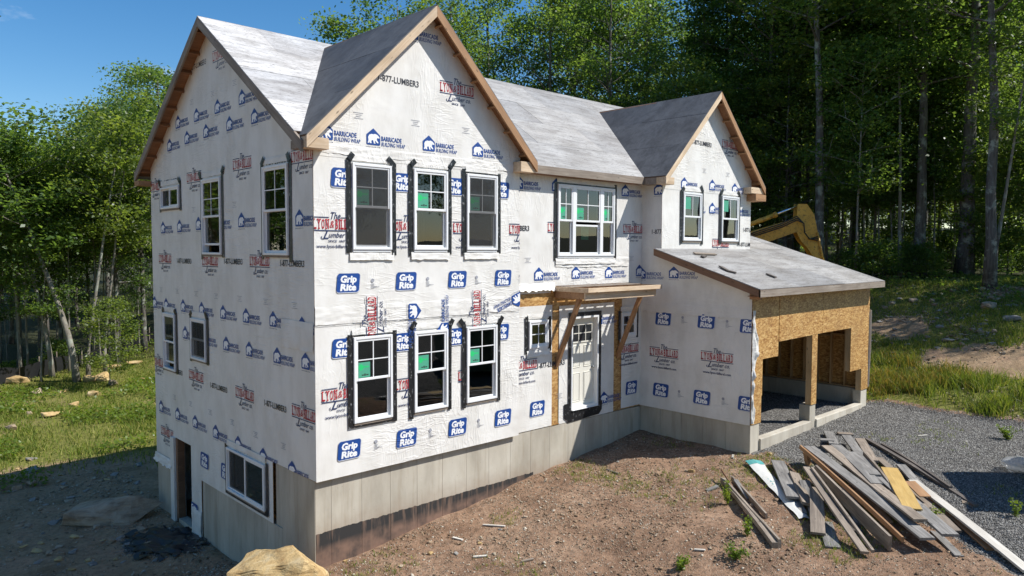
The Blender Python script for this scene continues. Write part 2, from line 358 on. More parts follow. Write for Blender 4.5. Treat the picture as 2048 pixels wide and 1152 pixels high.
# ------------------------------------------------------------------ ground
def grav_mask(x, y):
    e = 9.7+(y+3)*.46+.9*vn(x, y, 1.1, 11)+.4*vn(x, y, .4, 12)
    a = sm(-.25, .25, x-e)*(1-sm(-.35, .35, x-(16.0+1.0*vn(x, y, 1.6, 13)-.05*(y+3))))*(1-sm(-2.9, -2.6, y))
    ins = sm(9.1, 9.3, x)*(1-sm(15.6, 15.8, x))*sm(-3.2, -2.9, y)*(1-sm(4, 5, y))
    d = 1-sm(.5, 1.05, np.hypot((x+.75)*1.0, (y-5.6)*.8)+.6*vn(x, y, .7, 14))
    return np.clip(a+ins+d*.9, 0, 1)
def grass_mask(x, y):
    r = sm(-.3, .5, x-(16.1+1.0*vn(x, y, 1.6, 13)-.05*(y+3)))*(y < 30)
    patch = sm(-.26, .0, vn(x, y, 2.3, 21)+.35*vn(x, y, .8, 22))
    r = r*np.where(x < 19.0+1.2*vn(x, y, 2, 23), 1.0, patch*.85)
    l = sm(11.5, 14.5, y+1.4*vn(x, y, 2.2, 24)+.6*x)*(x < 16)*(.55+.45*sm(-.25, .05, vn(x, y, 1.7, 25)))
    return np.clip(r+l, 0, 1)
gx = np.concatenate([-np.geomspace(5.0, 110, 40)[::-1]+.0, np.arange(-4.9, 17.6, .1), 17.6+np.geomspace(.15, 120, 90)])
gy = np.concatenate([-np.geomspace(10.0, 110, 36)[::-1], np.arange(-9.9, 9.0, .1), 9.0+np.geomspace(.12, 120, 90)])
GX, GY = np.meshgrid(gx, gy); nx, ny = len(gx), len(gy)
GZ = g(GX, GY)
I = np.arange(nx*ny).reshape(ny, nx)
gm = np_mesh('ground', np.stack([GX, GY, GZ], -1).reshape(-1, 3), np.stack([I[:-1, :-1], I[:-1, 1:], I[1:, 1:], I[1:, :-1]], -1).reshape(-1, 4), True)
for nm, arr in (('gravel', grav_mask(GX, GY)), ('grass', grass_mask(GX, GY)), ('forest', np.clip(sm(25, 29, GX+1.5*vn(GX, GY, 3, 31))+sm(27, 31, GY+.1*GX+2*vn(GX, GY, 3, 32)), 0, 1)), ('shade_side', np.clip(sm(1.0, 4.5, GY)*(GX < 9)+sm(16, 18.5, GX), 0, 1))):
    a = gm.attributes.new(nm, 'FLOAT', 'POINT'); a.data.foreach_set('value', arr.ravel().astype(np.float32))
def make_ground():
    m, nt, b = new_mat('ground_soil'); p = pos(nt)
    att = lambda n: nd(nt, 'Attribute', 2, {'attribute_name': n})
    n1 = noi(nt, p, 1.3, 6, .62); n2 = noi(nt, p, 9, 6, .65); n3 = noi(nt, p, 45, 3, .6)
    dirt = ramp(nt, n1, [(.3, (.185, .106, .064)), (.5, (.315, .193, .12)), (.7, (.42, .275, .18))])
    dirt = mixc(nt, ramp(nt, n2, [(.44, 0), (.66, .8)]), dirt, (.11, .07, .045))
    dirt = mixc(nt, ramp(nt, n3, [(.60, 0), (.68, .85)]), dirt, (.42, .34, .27)); dirt = mixc(nt, ramp(nt, n3, [(.28, .8), (.38, 0)]), dirt, (.06, .04, .03))
    sh = ramp(nt, n1, [(.32, (.27, .18, .10)), (.52, (.42, .29, .175)), (.66, (.46, .29, .18))])  # side and slope soil, lightened and warmed to lift the house's shade
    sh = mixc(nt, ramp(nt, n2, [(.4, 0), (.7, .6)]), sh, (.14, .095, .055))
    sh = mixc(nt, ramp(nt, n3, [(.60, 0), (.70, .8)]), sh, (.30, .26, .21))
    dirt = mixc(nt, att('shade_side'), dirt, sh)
    vor = nd(nt, 'TexVoronoi', 1, Vector=p, Scale=34.0); vs = nd(nt, 'SeparateColor', Color=vor)
    gr = ramp(nt, vs, [(.1, (.08, .074, .067)), (.5, (.18, .169, .153)), (.9, (.33, .31, .285))])
    gr = mixc(nt, ramp(nt, n1, [(.5, 0), (.75, .4)]), gr, (.16, .12, .09))
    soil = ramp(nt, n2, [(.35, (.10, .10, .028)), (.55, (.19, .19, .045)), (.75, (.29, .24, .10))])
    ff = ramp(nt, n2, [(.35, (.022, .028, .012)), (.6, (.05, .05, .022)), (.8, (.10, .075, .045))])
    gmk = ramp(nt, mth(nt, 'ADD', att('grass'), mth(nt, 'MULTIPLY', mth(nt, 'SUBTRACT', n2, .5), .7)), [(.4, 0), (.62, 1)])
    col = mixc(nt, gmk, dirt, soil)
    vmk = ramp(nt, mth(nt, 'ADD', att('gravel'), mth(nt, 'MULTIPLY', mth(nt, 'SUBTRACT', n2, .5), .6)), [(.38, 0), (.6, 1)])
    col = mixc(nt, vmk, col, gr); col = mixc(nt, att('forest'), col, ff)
    h = mth(nt, 'ADD', mth(nt, 'MULTIPLY', n2, .7), mth(nt, 'MULTIPLY', n3, .5))
    vd = nd(nt, 'TexVoronoi', 0, Vector=p, Scale=34.0)
    h = mth(nt, 'ADD', h, mth(nt, 'MULTIPLY', mth(nt, 'MULTIPLY', vd, -1.0), vmk))
    return fin(m, b, col, .95, bump(nt, h, 1.0, .045), Specular_IOR_Level=.15)
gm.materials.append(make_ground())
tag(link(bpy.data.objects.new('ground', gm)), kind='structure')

# ------------------------------------------------------------------ the house
house = thing('house', 'unfinished two storey house wrapped in white printed building wrap', 'house')
class Wall:
    def __init__(s, name, O, U, N, polys, holes, core=True, label=None):
        s.O, s.U, s.N = Vector(O), Vector(U), Vector(N); s.Z = Vector((0, 0, 1)); s.polys, s.holes = polys, holes
        s.M = axes_m(s.O, s.U, s.Z, s.N)
        b = MB()
        for po in polys:
            s.fill(b, po, -.012); s.fill(b, po, -.15, True)
        for (a0, a1, b0, b1) in holes:
            for q in (((a0, b0), (a0, b1)), ((a0, b1), (a1, b1)), ((a1, b1), (a1, b0)), ((a1, b0), (a0, b0))):
                b.add([(q[0][0], q[0][1], -.012), (q[0][0], q[0][1], -.15), (q[1][0], q[1][1], -.15), (q[1][0], q[1][1], -.012)], [(0, 1, 2, 3)])
        s.o = b.obj(name, M_OSB, house, s.M)
        if label: s.o['label'] = label
    def fill(s, b, poly, n, flip=False, vr=None):
        us = [p[0] for p in poly]; vs = [p[1] for p in poly]
        ub = sorted({min(us), max(us), *[h[i] for h in s.holes for i in (0, 1) if min(us) < h[i] < max(us)]})
        lo, hi = min(vs), max(vs)
        if vr: lo, hi = max(lo, vr[0]), min(hi, vr[1])
        vb = sorted({lo, hi, *[h[i] for h in s.holes for i in (2, 3) if lo < h[i] < hi]})
        for a0, a1 in zip(ub, ub[1:]):
            for c0, c1 in zip(vb, vb[1:]):
                cu, cv = (a0+a1)/2, (c0+c1)/2
                if any(h[0] < cu < h[1] and h[2] < cv < h[3] for h in s.holes): continue
                q = clip_poly([(a0, c0), (a1, c0), (a1, c1), (a0, c1)], poly)
                if len(q) > 2:
                    q = [(u, v, n) for u, v in q]; b.add(q[::-1] if flip else q, [tuple(range(len(q)))])
    def sheet(s, v0, v1, n=0.0, poly=None, u0=None, u1=None, mat=None):
        b = MB()
        for po in ([poly] if poly else s.polys):
            if u0 is not None: po = clip_poly(po, [(u0, -9), (u1, -9), (u1, 20), (u0, 20)])
            if len(po) > 2 and max(p[1] for p in po) > v0 and min(p[1] for p in po) < v1: s.fill(b, po, n, False, (v0, v1))
        return b.obj('wrap_sheet', mat or M_WRAP, s.o, s.M)
def clip_poly(sub, clip):
    out = sub
    for i in range(len(clip)):
        a, b = clip[i], clip[(i+1) % len(clip)]
        if not out: return []
        def side(p): return (b[0]-a[0])*(p[1]-a[1])-(b[1]-a[1])*(p[0]-a[0])
        new = []
        for j in range(len(out)):
            p, q = out[j], out[(j+1) % len(out)]; sp, sq = side(p), side(q)
            if sp >= -1e-9: new.append(p)
            if (sp > 1e-9 and sq < -1e-9) or (sp < -1e-9 and sq > 1e-9):
                t = sp/(sp-sq); new.append((p[0]+(q[0]-p[0])*t, p[1]+(q[1]-p[1])*t))
        out = new
    return out
def R(u0, u1, v0, v1): return [(u0, v0), (u1, v0), (u1, v1), (u0, v1)]
BX, YR, XW, YU, XUR, YG, XR, DB = 4.752, .1, 9.14, -.498, 13.451, -2.951, 15.822, 8.08
MY, MZ, MS = 4.12, 8.62, .676        # main ridge y, top z, slope
BMX, BMZ = 2.369, 8.42               # front gable ridge
WMX, WMZ, WS = 11.298, 8.10, .97     # right gable ridge
def mainz(y): return MZ-MS*abs(y-MY)
UWs = []
for a, b, c, d in ((1365, 1400, 385, 483), (1442, 1474, 397, 482)):
    p = at(a, c, y=YU); q = at(b, d, y=YU); UWs.append((p[0], q[0], 4.19, 5.42))
SW = []
for a, b, c, d in ((1056, 1094, 639, 692), (1241, 1270, 625, 674)):
    p = at(a, c, y=YR); q = at(b, d, y=YR); SW.append((p[0], q[0], 1.80, 2.40))
FU = [(.718, 1.521, 3.935, 5.431), (2.011, 2.804, 3.935, 5.431), (3.282, 4.089, 3.935, 5.431)]
FL = [(a, b, .89, 2.406) for a, b, _, _ in FU]
DOOR = (6.50, 7.46, .25, 2.40); TRI = (6.0, 7.991, 3.80, 5.409)
LW = [(-4.768, -3.77, 3.82, 5.40), (-1.836, -.848, 3.83, 5.435), (-7.313, -6.12, 4.865, 5.37), (-7.327, -6.544, 1.075, 2.415), (-5.546, -4.686, 1.506, 2.41), (-3.68, -1.921, -1.01, -.118)]
BDOOR = (-6.78, -5.76, -2.6, -.51)
wl_bump = Wall('front_gable_wall', (0, 0, 0), (1, 0, 0), (0, -1, 0), [[(0, -.01), (BX, -.01), (BX, 5.97), (BMX, 8.34), (0, 5.97)]], FU+FL)
wl_entry = Wall('entry_wall', (0, YR, 0), (1, 0, 0), (0, -1, 0), [R(BX-.3, XW+.1, -.01, 5.75)], SW+[DOOR, TRI])
wl_left = Wall('side_gable_wall', (0, 0, 0), (0, -1, 0), (-1, 0, 0),
               [[(-DB, -.0), (0, -.0), (0, mainz(0)-.06), (-MY, MZ-.06), (-DB, mainz(DB)-.06)], R(-DB, -1.64, -1.17, -.0), R(-5.76, -5.16, -2.6, -1.17)], LW+[BDOOR])
wl_wing = Wall('garage_side_wall', (XW, 0, 0), (0, -1, 0), (-1, 0, 0), [[(-.3, 0), (-YG, 0), (-YG, 3.08), (-YU, 3.92), (-YU, 5.75), (-.3, 5.75)]][:0] +
               [[(-.3, 0), (-YG, 0), (-YG, 3.10), (-YU, 3.93), (-.3, 3.93)], R(-.3, -YU, 3.93, 5.72)], [])
wl_upper = Wall('upper_gable_wall', (0, YU, 0), (1, 0, 0), (0, -1, 0), [[(XW, 3.86), (XUR, 3.86), (XUR, 5.93), (WMX, WMZ-.07), (XW, 5.93)]], UWs)
b = MB().box((XUR-.15, YU, 3.2), (XUR, DB, 5.75)); b.obj('gable_return_wall', M_WRAP, house)
b = MB().prism([(XUR-.1, -.1, 5.7), (XUR-.1, DB, 5.8), (XUR-.1, MY, MZ-.06)], (.1, 0, 0)); b.obj('end_gable_wall', M_WRAP, house)
b = MB().box((.03, DB-.15, -2.7), (13.4, DB, 5.8)); b.obj('rear_wall', M_WRAP, house)
# building wrap sheets (overlapping courses)
wl_bump.sheet(-.01, 2.66); wl_bump.sheet(2.63, 2.985, .007); wl_bump.sheet(2.98, 5.56, .003); wl_bump.sheet(5.50, 9, .007)
wl_left.sheet(-3, .6); wl_left.sheet(.58, 2.32, .002); wl_left.sheet(2.29, 4.16, .005); wl_left.sheet(4.12, 6.5, .008); wl_left.sheet(6.46, 9, .011)
wl_entry.sheet(2.99, 3.25, .002, u0=BX-.3, u1=5.82); wl_entry.sheet(3.14, 5.75, .004)
wl_entry.sheet(0, 2.72, .003, u0=BX-.3, u1=5.87); wl_entry.sheet(-.03, 2.68, .004, u0=6.10, u1=8.06); wl_entry.sheet(.02, 2.75, .003, u0=8.36, u1=9.2)
wl_entry.sheet(2.75, 3.14, .003, u0=8.66, u1=9.2)
wl_wing.sheet(-.0, 2.62, .004); wl_wing.sheet(2.57, 9, .009)
wl_upper.sheet(3.8, 5.5); wl_upper.sheet(5.46, 9, .005)

def wrinkled(wall, u0, u1, v0, v1, n=.012, amp=.012, nu=24, nv=7, seed=0, ragged=.02, mat=None, name='wrap_flap', curl=0.0):
    vs = []
    for j in range(nv+1):
        for i in range(nu+1):
            u = u0+(u1-u0)*i/nu; v = v0+(v1-v0)*j/nv
            e = ragged*noise.noise(Vector((u*9, seed, 0))) if j == 0 else 0
            d = amp*(noise.noise(Vector((u*5+seed*3.3, v*24, seed)))+.7*noise.noise(Vector((u*17, v*11+u*6, seed+5))))
            edge = 0 if j < nv else 1
            vs.append((u, v+e, n+(d+amp*.5)*(1-edge)+curl*(1-j/nv)**2))
    fs = [(j*(nu+1)+i, j*(nu+1)+i+1, (j+1)*(nu+1)+i+1, (j+1)*(nu+1)+i) for j in range(nv) for i in range(nu)]
    return MB().add(vs, fs).obj(name, mat or M_WRAP, wall.o, wall.M, True)
wrinkled(wl_bump, 0, BX, 2.66, 2.97, .012, .011, 90, 10, 1, .012)
wrinkled(wl_bump, .02, BX, 5.56, 5.72, .010, .009, 90, 8, 2, .02)
wrinkled(wl_entry, 4.80, 5.93, 3.05, 3.22, .012, .012, 40, 8, 3, .05, curl=.07)
wrinkled(wl_entry, 5.95, 8.6, 3.55, 3.78, .008, .016, 60, 7, 4, .02)
wrinkled(wl_left, -1.2, -.02, 2.2, 2.7, .016, .012, 20, 8, 5, .02)
wrinkled(wl_wing, -.1, -YG, 2.40, 2.66, .012, .012, 60, 6, 6, .02)
# torn wrap hanging past the garage corner
vs = []; nu, nv = 8, 40
for j in range(nv+1):
    v = .05+2.55*j/nv
    wdt = .09+.04*math.sin(v*5)+.05*noise.noise(Vector((v*3, 1, 0)))+.17*math.exp(-((v-1.85)/.42)**2)
    for i in range(nu+1):
        s = i/nu; vs.append((XW+s*wdt, YG-.014-.16*math.sin(s*3)*abs(noise.noise(Vector((v*4, s*2, 3))))-.02*noise.noise(Vector((v*9, s*5, 1)))-.01, v))
MB().add(vs, [(j*(nu+1)+i, j*(nu+1)+i+1, (j+1)*(nu+1)+i+1, (j+1)*(nu+1)+i) for j in range(nv) for i in range(nu)]).obj('loose_wrap', M_WRAP, wl_wing.o, smooth=True)

# ------------------------------------------------------------------ foundation (cast panels with form joints)
fnd = MB()
fnd.box((.05, YR+.02, -3.4), (XW+.2, YR+.22, -.035)); fnd.box((XW+.06, YG+.03, -3), (XW+.24, YR+.1, -.015))
fnd.box((.05, YR+.1, -3.6), (.22, 5.2, -1.19)); fnd.box((.05, 6.76, -3.6), (.22, DB, -1.19)); fnd.box((.05, 5.1, -3.6), (.22, 6.8, -2.46)); fnd.box((.05, YR+.1, -3.6), (.22, 1.62, -.03))
foundation = fnd.obj('foundation', M_CONC2, house)
def panel(a, b, m): return MB().box(a, b).obj('concrete_panel', m, foundation)
x = .03
for i in range(15):
    x1 = min(.336+.6096*i, XW+.06) if i else .336
    if x1-x > .05: panel((x+.003, YR, -3.3), (x1-.003, YR+.03, -.022), M_CONC)
    x = x1
y = YR-.0
for i in range(6):
    y1 = y-.61 if i < 5 else YG; y1 = max(y1, YG)
    if y-y1 > .05: panel((XW+.03, y1+.003, -2.2), (XW+.07, y-.003, -.006), M_CONC2)
    y = y1
y = YR+.002
for i in range(14):
    y1 = y+.61
    if y1 > DB: y1 = DB
    top = -.02 if y1 <= 1.75 else -1.185
    if y1 > 5.15 and y < 6.9: y1 = 5.15 if y < 5.15 else y1
    if not (5.14 < y < 6.78) and y1-y > .05: panel((.022, y+.003, -3.5), (.06, y1-.003, top), M_CONC2)
    y = 6.80 if (y1 == 5.15) else y1
    if y >= DB-.05: break
# garage stem walls, pier and threshold curb
MB().box((XW+.035, YG+.02, -1.6), (XW+.46, YG+.22, -.008)).obj('garage_stem_wall', M_LEDGE, house)
gf = MB(); gf.box((XR-.42, YG+.02, -1.6), (XR-.01, YG+.24, -.008)); gf.box((XR-.24, YG+.24, -1.6), (XR-.02, 5, -.008)); gf.box((XW+.24, 4.8, -1.6), (XR-.02, 5, -.008))
gf.obj('garage_stem_wall', M_LEDGE, house)
MB().box((12.19, YG+.02, -1.2), (12.50, YG+.30, .02)).obj('concrete_pier', M_CONC2, house)
for a, c in ((XW+.46, 12.185), (12.505, XR-.425)):
    bevel(MB().box((a, YG-.03, -1.2), (c, YG+.17, -.375+.0)).obj('threshold_curb', M_LEDGE, house), .02, 2)

# ------------------------------------------------------------------ garage framing and sheathing
gar = MB().box((XW+.02, YG+.10, 2.62), (XR-.02, YG+.16, 3.04)).obj('garage_front_wall', M_STUD, house)
def osb(poly, parent, n=0.0):
    MB().prism([(u, YG-n, v) for u, v in poly], (0, .012, 0)).obj('osb_sheet', M_OSB, parent)
osb([(XW+.02, -.0), (XW+.50, -.0), (XW+.50, .62), (XW+.53, .62), (XW+.53, 1.46), (10.405, 1.46), (10.405, 2.93), (XW+.02, 2.93)], gar)
osb([(10.425, 1.80), (12.765, 1.83), (12.765, 2.93), (10.425, 2.93)], gar, .006)
osb([(12.785, 1.83), (14.56, 1.83), (14.56, 2.93), (12.785, 2.93)], gar, .003)
osb([(14.572, .62), (15.35, .62), (15.35, .0), (XR, .0), (XR, 2.93), (14.572, 2.93)], gar)
osb([(12.2, .03), (12.50, .03), (12.50, 1.84), (12.2, 1.84)], gar)
for (x0, x1, z0, z1) in ((12.21, 12.25, .02, 2.6), (12.45, 12.49, .02, 2.6), (9.6, 9.64, 0, 1.45), (10.36, 10.40, 1.45, 2.6), (14.58, 14.62, .62, 2.6), (15.36, 15.40, 0, .62), (XR-.08, XR-.04, 0, 2.6)):
    beam('stud', ((x0+x1)/2, YG+.016, z0), ((x0+x1)/2, YG+.016, z1), x1-x0, .14, M_STUD, gar, (0, -1, 0))
MB().box((12.26, YG+.02, .03), (12.44, YG+.16, 1.84)).obj('post_filler', M_STUD, gar)
MB().box((XW+.5, YG+.016, 1.86), (XR-.5, YG+.09, 2.6)).obj('header_beam', M_STUD, gar)
gr = MB().box((XR-.012, YG+.01, -.005), (XR, 5, 2.95)).obj('garage_right_wall', M_OSB, house)
b = MB().prism([(XR-.012, YG, 2.95), (XR-.012, 5, 2.95), (XR-.012, 2.6, 4.75)], (.012, 0, 0)); b.obj('osb_sheet', M_OSB, gr)
for k in range(20):
    y = YG+.2+.4064*k
    if y < 4.9: beam('stud', (XR-.015, y, .03), (XR-.015, y, 2.9), .038, .14, M_STUD, gr, (1, 0, 0))
beam('sill_plate', (XR-.02, YG+.2, .02), (XR-.02, 4.9, .02), .038, .15, M_STUD, gr, (1, 0, 0))
for k in range(19):
    y = YG+.22+.4064*k
    if y < 4.6: beam('blocking', (XR-.02, y, 1.45+.06*(k % 2)), (XR-.02, y+.366, 1.45+.06*(k % 2)), .038, .13, M_STUD, gr, (1, 0, 0))
gb_ = MB().box((XW+.16, 4.85, -.005), (XR-.02, 4.87, 3.9)).obj('garage_rear_wall', M_OSB, house)
for k in range(16): beam('stud', (XW+.3+.4064*k, 4.84, 0), (XW+.3+.4064*k, 4.84, 3.9), .038, .14, M_STUD, gb_, (0, 1, 0))
gi = MB().box((XW+.152, YG+.2, -.005), (XW+.16, 4.9, 2.85)).obj('garage_left_lining', M_OSB, house)
for k in range(18): beam('stud', (XW+.165, YG+.25+.4064*k, 0), (XW+.165, YG+.25+.4064*k, 2.8), .038, .12, M_STUD, gi, (-1, 0, 0))
vs = [(XR+.006, YG+.05, 2.3), (XR+.03, YG-.05, 2.25), (XR+.02, YG-.06, 1.2), (XR+.05, YG-.02, .05), (XR+.012, YG+.2, .0), (XR+.008, YG+.2, 2.3)]
MB().prism(vs, (.004, .0, 0)).obj('loose_wrap', M_WRAP, gr)

# interior floors and partitions (partitions coloured near-black in place of room shade behind the panes)
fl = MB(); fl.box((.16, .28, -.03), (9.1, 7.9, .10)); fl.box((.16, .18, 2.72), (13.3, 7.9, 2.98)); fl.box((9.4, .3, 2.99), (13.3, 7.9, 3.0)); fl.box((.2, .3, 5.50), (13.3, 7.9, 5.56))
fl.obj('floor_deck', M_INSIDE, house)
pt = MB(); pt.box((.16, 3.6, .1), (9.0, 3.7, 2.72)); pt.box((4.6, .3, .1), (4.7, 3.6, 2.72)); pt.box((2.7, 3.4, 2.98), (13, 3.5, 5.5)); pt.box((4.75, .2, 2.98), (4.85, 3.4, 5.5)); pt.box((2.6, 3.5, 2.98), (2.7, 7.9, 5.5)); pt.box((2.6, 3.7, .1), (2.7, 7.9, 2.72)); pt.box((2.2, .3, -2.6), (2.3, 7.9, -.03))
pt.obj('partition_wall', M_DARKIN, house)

# ------------------------------------------------------------------ roofs: deck plus plywood sheets
def slope(name, A, U, V, poly, stag=0.0, skip=None, mat=None):
    A, U, V = Vector(A), Vector(U).normalized(), Vector(V).normalized(); Nn = U.cross(V).normalized()
    if Nn.z < 0: Nn = -Nn
    P = lambda u, v, n=0: A+U*u+V*v+Nn*n
    ar = sum(poly[i][0]*poly[(i+1) % len(poly)][1]-poly[(i+1) % len(poly)][0]*poly[i][1] for i in range(len(poly)))
    if ar < 0: poly = poly[::-1]
    o = MB().prism([P(u, v, -.020) for u, v in poly], Nn*-.035).obj(name, M_SOFFIT, house)
    u0, u1 = min(p[0] for p in poly), max(p[0] for p in poly); v0, v1 = min(p[1] for p in poly), max(p[1] for p in poly)
    row = 0; v = v0
    while v < v1-.02:
        u = u0-(1.22 if row % 2 else 0)-stag
        while u < u1:
            q = clip_poly(R(u+.003, u+2.437, v+.002, v+1.217), poly)
            if len(q) > 2:
                c = (sum(p[0] for p in q)/len(q), sum(p[1] for p in q)/len(q)); cw = P(*c)
                if not (skip and skip(cw)):
                    t = random.uniform(-.003, .003)
                    MB().prism([P(a, b, t) for a, b in q], Nn*-.018).obj('plywood_sheet', mat or M_ROOF, o)
            u += 2.44
        v += 1.22; row += 1
    return o, P, Nn
sl_len = lambda rise, run: math.hypot(rise, run)
EY0 = -.151; EZ0 = mainz(EY0)
L1 = sl_len(MZ-EZ0, MY-EY0); Vm = (0, MY-EY0, MZ-EZ0)
def in_bump(c): return c.z < BMZ-abs(c.x-BMX)-1.3 and -.3 < c.x < 5.0
def in_wing(c): return c.z < WMZ-WS*abs(c.x-WMX)-1.3 and 8.8 < c.x < 13.8
vb = (.06-EY0)/(MY-EY0)*L1
slope('main_front_roof', (-.303, EY0, EZ0), (1, 0, 0), Vm, [(0, vb), (5.29, vb), (5.29, 0), (14.05, 0), (14.05, L1), (0, L1)][:0] or [(5.25, 0), (14.05, 0), (14.05, L1), (5.25, L1)], 0, lambda c: in_wing(c) or in_bump(c))
slope('main_front_roof', (-.303, EY0, EZ0), (1, 0, 0), Vm, [(0, vb), (5.247, vb), (5.247, L1), (0, L1)], 0, in_bump, M_ROOFW)
EYB = 8.36; EZB = mainz(EYB); LB = sl_len(MZ-EZB, EYB-MY)
slope('main_rear_roof', (-.303, EYB, EZB), (1, 0, 0), (0, MY-EYB, MZ-EZB), [(0, 0), (14.05, 0), (14.05, LB), (0, LB)])
def yv(z): return (z-EZ0)/MS+EY0+.03        # where a cross gable of height z meets the main slope
BE = 2.631; bez = BMZ-BE; s2 = math.sqrt(2)
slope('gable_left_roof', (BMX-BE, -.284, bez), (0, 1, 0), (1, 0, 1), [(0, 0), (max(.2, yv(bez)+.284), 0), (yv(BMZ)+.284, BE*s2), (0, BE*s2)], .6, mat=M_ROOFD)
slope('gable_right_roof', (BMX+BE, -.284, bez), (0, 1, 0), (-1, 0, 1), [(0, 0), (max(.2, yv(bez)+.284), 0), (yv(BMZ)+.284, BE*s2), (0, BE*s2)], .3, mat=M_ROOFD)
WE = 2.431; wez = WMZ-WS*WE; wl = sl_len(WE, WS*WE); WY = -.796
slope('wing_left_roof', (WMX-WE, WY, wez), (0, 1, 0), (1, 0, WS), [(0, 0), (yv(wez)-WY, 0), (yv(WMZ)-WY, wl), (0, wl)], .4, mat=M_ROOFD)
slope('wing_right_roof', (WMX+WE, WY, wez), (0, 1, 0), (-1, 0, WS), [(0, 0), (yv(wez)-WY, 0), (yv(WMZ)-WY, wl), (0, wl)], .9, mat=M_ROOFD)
# garage shed roof
SX0, SX1, SY, SZ, SS = 8.868, 15.985, -3.287, 3.10, .318
def sz(y): return SZ+SS*(y-SY)
k1 = sl_len(YU-SY, SS*(YU-SY)); k2 = sl_len(2.6-SY, SS*(2.6-SY))
shed, SP, SN = slope('garage_shed_roof', (SX0, SY, SZ), (1, 0, 0), (0, 1, SS), [(0, 0), (SX1-SX0, 0), (SX1-SX0, k1), (0, k1)], .5)
slope('garage_shed_roof', (XUR+.01, YU, sz(YU)), (1, 0, 0), (0, 1, SS), [(0, .003), (SX1-XUR-.01, .003), (SX1-XUR-.01, k2-k1), (0, k2-k1)], .5)
slope('garage_rear_roof', (XUR+.01, 7.0, sz(2.6)-1.4), (1, 0, 0), (0, -4.4, 1.4), [(0, 0), (SX1-XUR-.01, 0), (SX1-XUR-.01, sl_len(4.4, 1.4)), (0, sl_len(4.4, 1.4))], .5)

# ------------------------------------------------------------------ rake boards, fascias, lookouts, eave returns
def rake(apex, end, depth, m, out, wall_n, nlook, m2, lo=.42, flip=False):
    """plumb-cut board below the roof edge; out = outward unit vector; wall_n = distance from board back to the wall"""
    a, e = Vector(apex), Vector(end); out = Vector(out); d = Vector((0, 0, -depth)); L = (e-a).length
    X = (e-a).normalized(); Y = out; Z = X.cross(Y)
    M = axes_m(a, X, Y, Z); Mi = M.inverted()
    o = MB().prism([Mi @ p for p in (a, e, e+d, a+d)], (Mi.to_3x3() @ (out*-.04))).obj('rake_board', m, house, M)
    for k in range(nlook):
        t = (k+lo)/nlook
        c = a+(e-a)*t+Vector((0, 0, -depth*.52))-out*.042
        s = X*.02; h = Vector((0, 0, 1))-X*X.z; h.normalize()
        q = [c+s+h*.045, c-s+h*.045, c-s-h*.045, c+s-h*.045]
        MB().prism([p for p in q], -out*wall_n).obj('lookout', m2, o)
    return o
# side gable (weathered)
rake((-.305, MY, MZ-.022), (-.305, EY0-.02, mainz(EY0-.02)-.022), .19, M_OLDPINE, (-1, 0, 0), .26, 0, M_SOFFIT)
rake((-.305, MY+.004, MZ-.022), (-.305, EYB, EZB-.022), .19, M_OLDPINE, (-1, 0, 0), .26, 9, M_SOFFIT)
MB().box((-.30, EYB-.34, EZB-.29), (-.0, EYB-.02, EZB-.17)).obj('eave_return', M_PINE2, house)
beam('fascia_board', (-.30, EYB, EZB-.03), (13.7, EYB, EZB-.03), .17, .04, M_OLDPINE, house, (0, 1, 0))
# front gable
rake((BMX, -.286, BMZ-.022), (BMX-BE, -.286, bez-.022), .20, M_PINE, (0, -1, 0), .24, 5, M_PINE2)
rake((BMX+.004, -.286, BMZ-.022), (BMX+BE, -.286, bez-.022), .20, M_PINE2, (0, -1, 0), .24, 6, M_PINE2)
b = MB().box((BMX-BE, -.245, bez-.21), (.16, -.003, bez-.03)); bevel(b.obj('eave_return', M_PINE, house), .005)
b = MB().box((BX-.20, -.245, bez-.24), (BMX+BE-.01, -.003, bez-.03)); bevel(b.obj('eave_return', M_PINE, house), .005)
MB().box((BMX-BE+.01, .0, bez-.2), (-.015, .28, bez-.06)).obj('eave_return', M_OLDPINE, house)
# right gable
rake((WMX, WY-.002, WMZ-.022), (WMX-WE, WY-.002, wez-.022), .18, M_PINE, (0, -1, 0), .255, 5, M_PINE2)
rake((WMX+.004, WY-.002, WMZ-.022), (WMX+WE, WY-.002, wez-.022), .18, M_PINE2, (0, -1, 0), .255, 6, M_PINE2)
b = MB().box((WMX-WE, WY+.045, wez-.20), (XW+.14, YU-.012, wez-.03)); bevel(b.obj('eave_return', M_PINE, house), .005)
MB().box((WMX-WE, YU-.01, wez-.19), (XW-.012, YR-.2, wez-.03)).obj('eave_return', M_OLDPINE, house)
b = MB().box((XUR-.45, WY+.045, wez-.20), (XUR+.25, YU-.012, wez-.03)); bevel(b.obj('eave_return', M_PINE, house), .005)
b = MB().box((XUR-.25, WY+.01, wez-.40), (XUR+.33, YU+.2, wez-.215)); bevel(b.obj('eave_return', M_PINE2, house), .005)
# main eave fascia and soffit
beam('fascia_board', (5.0, EY0-.002, EZ0-.085), (8.85, EY0-.002, EZ0-.085), .17, .04, M_OLDPINE, house, (0, -1, 0))
MB().box((4.99, EY0+.05, EZ0-.165), (8.86, YR-.006, EZ0-.15)).obj('soffit_board', M_SOFFIT, house)
